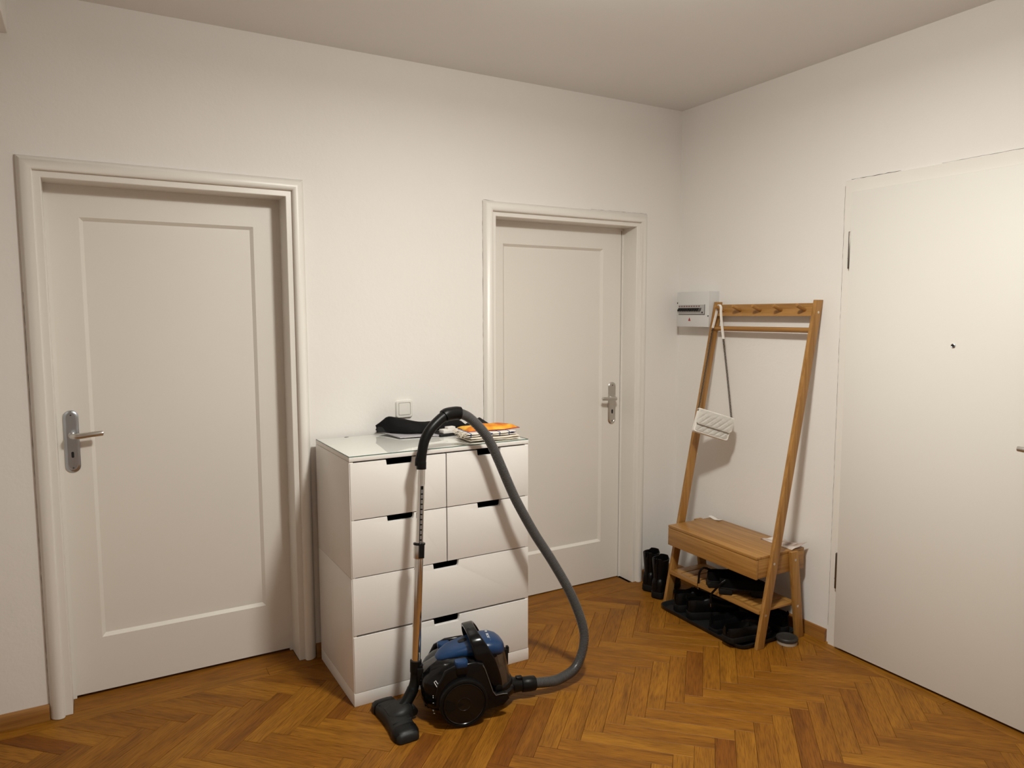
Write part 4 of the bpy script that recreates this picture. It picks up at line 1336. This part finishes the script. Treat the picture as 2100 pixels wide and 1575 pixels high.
def low_shoe(name, label, loc, rz, L=.27, W2=.045, sole=.026, grp=None, upm=None, insole=None, z0=0.0, style='lace', heel=None):
    t = thing(name, label, 'shoe', (loc[0], loc[1], z0), rz, grp)
    s = sole
    k = L / .27
    if style == 'loafer':
        stn = [(.004, .020, s, s + .040, .3, s + .010), (.012, .029, s, s + .046, .74, s + .010), (.05, .033, s, s + .046, .86, s + .010), (.09, .034, s, s + .044, .86, s + .010), (.125, .036, s, s + .046, .7, s + .010), (.14, .038, s, s + .052, .02, s + .01), (.17, .042, s, s + .050, .0, s), (.21, .044, s, s + .042, 0, s), (.24, .040, s, s + .033, 0, s), (.262, .028, s, s + .024, 0, s), (.270, .012, s, s + .016, 0, s)]
    else:
        stn = [(.004, .020, s, s + .056, .3, s + .014), (.012, .030, s, s + .064, .7, s + .014), (.04, .034, s, s + .066, .80, s + .014), (.075, .035, s, s + .062, .78, s + .014), (.095, .036, s, s + .070, .5, s + .018), (.11, .037, s, s + .078, .02, s), (.14, .040, s, s + .066, 0, s), (.175, .044, s, s + .054, 0, s), (.21, .045, s, s + .047, 0, s), (.24, .041, s, s + .040, 0, s), (.262, .029, s, s + .029, 0, s), (.270, .012, s, s + .018, 0, s)]
    stn = [(x * k, hw * W2 / .045, a, b, c, d) for x, hw, a, b, c, d in stn]
    bm = B(); loft(bm, shoe_rings(stn)); obj('upper', bm, upm or M_leather, t, 60)
    if heel:
        bm = sole_bm(stn, s - .006, s + .002, .002)
        box(bm, (.0, -.030, 0), (.062, .030, s - .005), .004); box(bm, (.15, -.036, 0.0), (.24, .036, s - .004), .003) if heel == 'flat' else None
    else:
        bm = sole_bm(stn, .0, s + .003)
    obj('sole', bm, M_rub, t, 40)
    if insole:
        bm = B(); prism(bm, rrect(.040, .026, .004, 3, .040 * k, 0), s + .0125, s + .0140, 'z'); obj('insole_label', bm, insole, t, label='pale label inside the heel')
    if style == 'lace':
        bm = B()
        for q in range(4):
            x = (.112 + q * .016) * k; zz = s + .076 - q * .0075
            tube(bm, [(x, -.020, zz - .012), (x + .003, -.008, zz + .001), (x + .004, .008, zz + .001), (x, .020, zz - .012)], .0022, 6)
        obj('laces', bm, M_suede, t)
        bm = B(); tube(bm, catmull([(.006, -.006, s + .055), (-.006, -.004, s + .068), (-.003, 0, s + .082), (-.006, .004, s + .068), (.006, .006, s + .055)], 4), .0028, 6); obj('pull_tab', bm, M_suede, t)
    return t

def boot(name, label, loc, rz, grp):
    t = thing(name, label, 'boot', (loc[0], loc[1], 0), rz, grp)
    s = .036
    stn = [(.002, .022, s, s + .055, 0, s), (.012, .032, s, s + .075, 0, s), (.04, .036, s, s + .085, 0, s), (.08, .037, s, s + .088, 0, s), (.11, .039, s, s + .085, 0, s), (.14, .041, s, s + .070, 0, s), (.18, .043, s, s + .056, 0, s), (.215, .042, s, s + .050, 0, s), (.24, .038, s, s + .042, 0, s), (.256, .024, s, s + .030, 0, s), (.262, .010, s, s + .020, 0, s)]
    bm = B(); loft(bm, shoe_rings(stn))
    rings = []
    for z, cx, rx, ry in ((s + .02, .058, .050, .034), (s + .06, .062, .054, .036), (s + .09, .060, .052, .036), (.15, .054, .048, .037), (.185, .052, .050, .039), (.212, .052, .053, .041), (.214, .052, .0525, .0405), (.2135, .052, .0485, .0365), (.15, .054, .043, .032), (.10, .058, .040, .030)):
        rings.append([Vector((cx + rx * math.cos(2 * PI * k / 24), 1.1 * ry * math.sin(2 * PI * k / 24), z + (.010 * (1 if abs(math.cos(2 * PI * k / 24)) > .8 else 0) if z > .2 else 0))) for k in range(24)])
    loft(bm, rings)
    obj('upper', bm, M_leather, t, 60)
    obj('sole', sole_bm(stn, .006, s + .003, .002, True), M_rub, t, 40)
    bm = B(); tube(bm, catmull([(.001, -.008, .195), (-.006, -.007, .225), (-.004, 0, .236), (-.006, .007, .225), (.001, .008, .195)], 4), .0028, 6); obj('pull_tab', bm, M_suede, t)
    bm = B(); box(bm, (-.0035, -.0045, s + .02), (.004, .0045, .20), .002); obj('back_seam', bm, M_leather, t)
    return t
boot('ankle_boot', 'black leather ankle boot standing in the corner, farther from the coat rack', (-.345, -.163), math.radians(24), 'pair of ankle boots in the corner')
boot('ankle_boot', 'black leather ankle boot beside the left leg of the coat rack', (-.372, -.270), math.radians(24), 'pair of ankle boots in the corner')

ty = thing('shoe_tray', 'dark grey plastic shoe tray on the floor under the coat rack', 'shoe tray', RO, RROT)
bm = B()
cb, ca, tw_, th_ = .338, .113, .585, .375
def rt(s, z): return [Vector((p[0], p[1], z)) for p in rrect(tw_ - s, th_ - s, .045, 6, cb, ca)]
loft(bm, [rt(.020, .0005), rt(.0, .022), rt(.0, .0245), rt(.006, .0245), rt(.010, .022), rt(.030, .0045), rt(.12, .0040)])
obj('tray_body', bm, M_tray, ty, 50)

def on_rack(b, a): 
    p = rack_w(b, a, 0); return (p.x, p.y)
TZ0 = .0048
# heading: local x of shoe; 0 = straight into the wall (+a); positive turns towards the left leg
def hd_(deg): return RROT + PI / 2 + math.radians(deg)
low_shoe('lace_up_shoe', 'black chunky lace-up shoe at the left end of the shoe tray', on_rack(.128, -.030), hd_(-14), .27, .043, .034, 'pair of chunky black lace-ups on the shoe tray', z0=TZ0)
low_shoe('lace_up_shoe', 'black chunky lace-up shoe second from the left on the shoe tray', on_rack(.226, -.036), hd_(-22), .27, .043, .034, 'pair of chunky black lace-ups on the shoe tray', z0=TZ0)
low_shoe('loafer', 'black slip-on shoe with pale label inside, in the middle of the shoe tray', on_rack(.415, -.052), hd_(-4), .255, .046, .020, 'pair of black slip-ons on the shoe tray', M_suede, M_paper, TZ0, 'loafer')
lf_ = low_shoe('loafer', 'large black slip-on shoe beside the right front leg of the rack', on_rack(.556, -.100), hd_(2), .28, .050, .022, 'pair of black slip-ons on the shoe tray', M_leather, M_grey, TZ0, 'loafer')

lf_.matrix_world = Matrix.Translation((*on_rack(.556, -.100), .0265)) @ Matrix.Rotation(hd_(2), 4, 'Z') @ Matrix.Rotation(math.radians(4.2), 4, 'Y')

def strap_shoe(label, loc, rz, z0, hang):
    t = low_shoe('strap_shoe', label, loc, rz, .235, .040, .034, 'pair of black strap shoes on the shelf', M_suede, None, z0, 'loafer', heel='flat')
    bm = B()
    pts = catmull(hang, 6)
    tube(bm, pts, .0052, 8, flat=.35)
    s = obj('ankle_strap', bm, M_leather, t, 50)
    bm = B()
    e = pts[-4]
    for d in (Vector((0, -.007, 0)), Vector((0, .007, 0))): tube(bm, [e + d + Vector((-.003, 0, -.008)), e + d + Vector((-.003, 0, .006))], .0011, 6)
    for d in (-.008, .006): tube(bm, [e + Vector((-.003, -.007, d)), e + Vector((-.003, .007, d))], .0011, 6)
    obj('buckle', bm, M_chrome, s, 40)
    return t
strap_shoe('black strap shoe on the slatted shelf with its strap raised, left of its pair', on_rack(.285, .040), hd_(-30), sz + .0005,
           [(.02, .028, .075), (-.012, .032, .082), (-.030, .034, .060), (-.034, .036, .020), (-.036, .035, -.010), (-.030, .034, -.030)])
strap_shoe('black strap shoe on the slatted shelf with its strap hanging over the front edge', on_rack(.375, .030), hd_(-42), sz + .0005,
           [(.030, -.028, .072), (.006, -.036, .055), (-.018, -.022, .020), (-.034, -.004, -.012), (-.036, -.002, -.050), (-.030, .0, -.080)])
low_shoe('trainer', 'black trainer lying crosswise at the right rear of the shoe tray', on_rack(.598, .256), hd_(90), .23, .036, .030, None, M_suede, None, TZ0, 'lace')

tn = thing('round_tin', 'round grey tin with a pale band on the floor beside the right rear leg', 'tin', (-.197, -.984, 0))
bm = B(); lathe(bm, [(.043, 0), (.0455, .0015), (.0455, .015), (.044, .0165)], 40); obj('tin_base', bm, M_tinb, tn, 40, label='pale lower band')
bm = B(); lathe(bm, [(.045, .0165), (.0485, .018), (.0500, .024), (.0490, .030), (.0460, .0330), (.0380, .0335), (.036, .0318), (.004, .0312)], 40); obj('tin_lid', bm, M_tin, tn, 40)
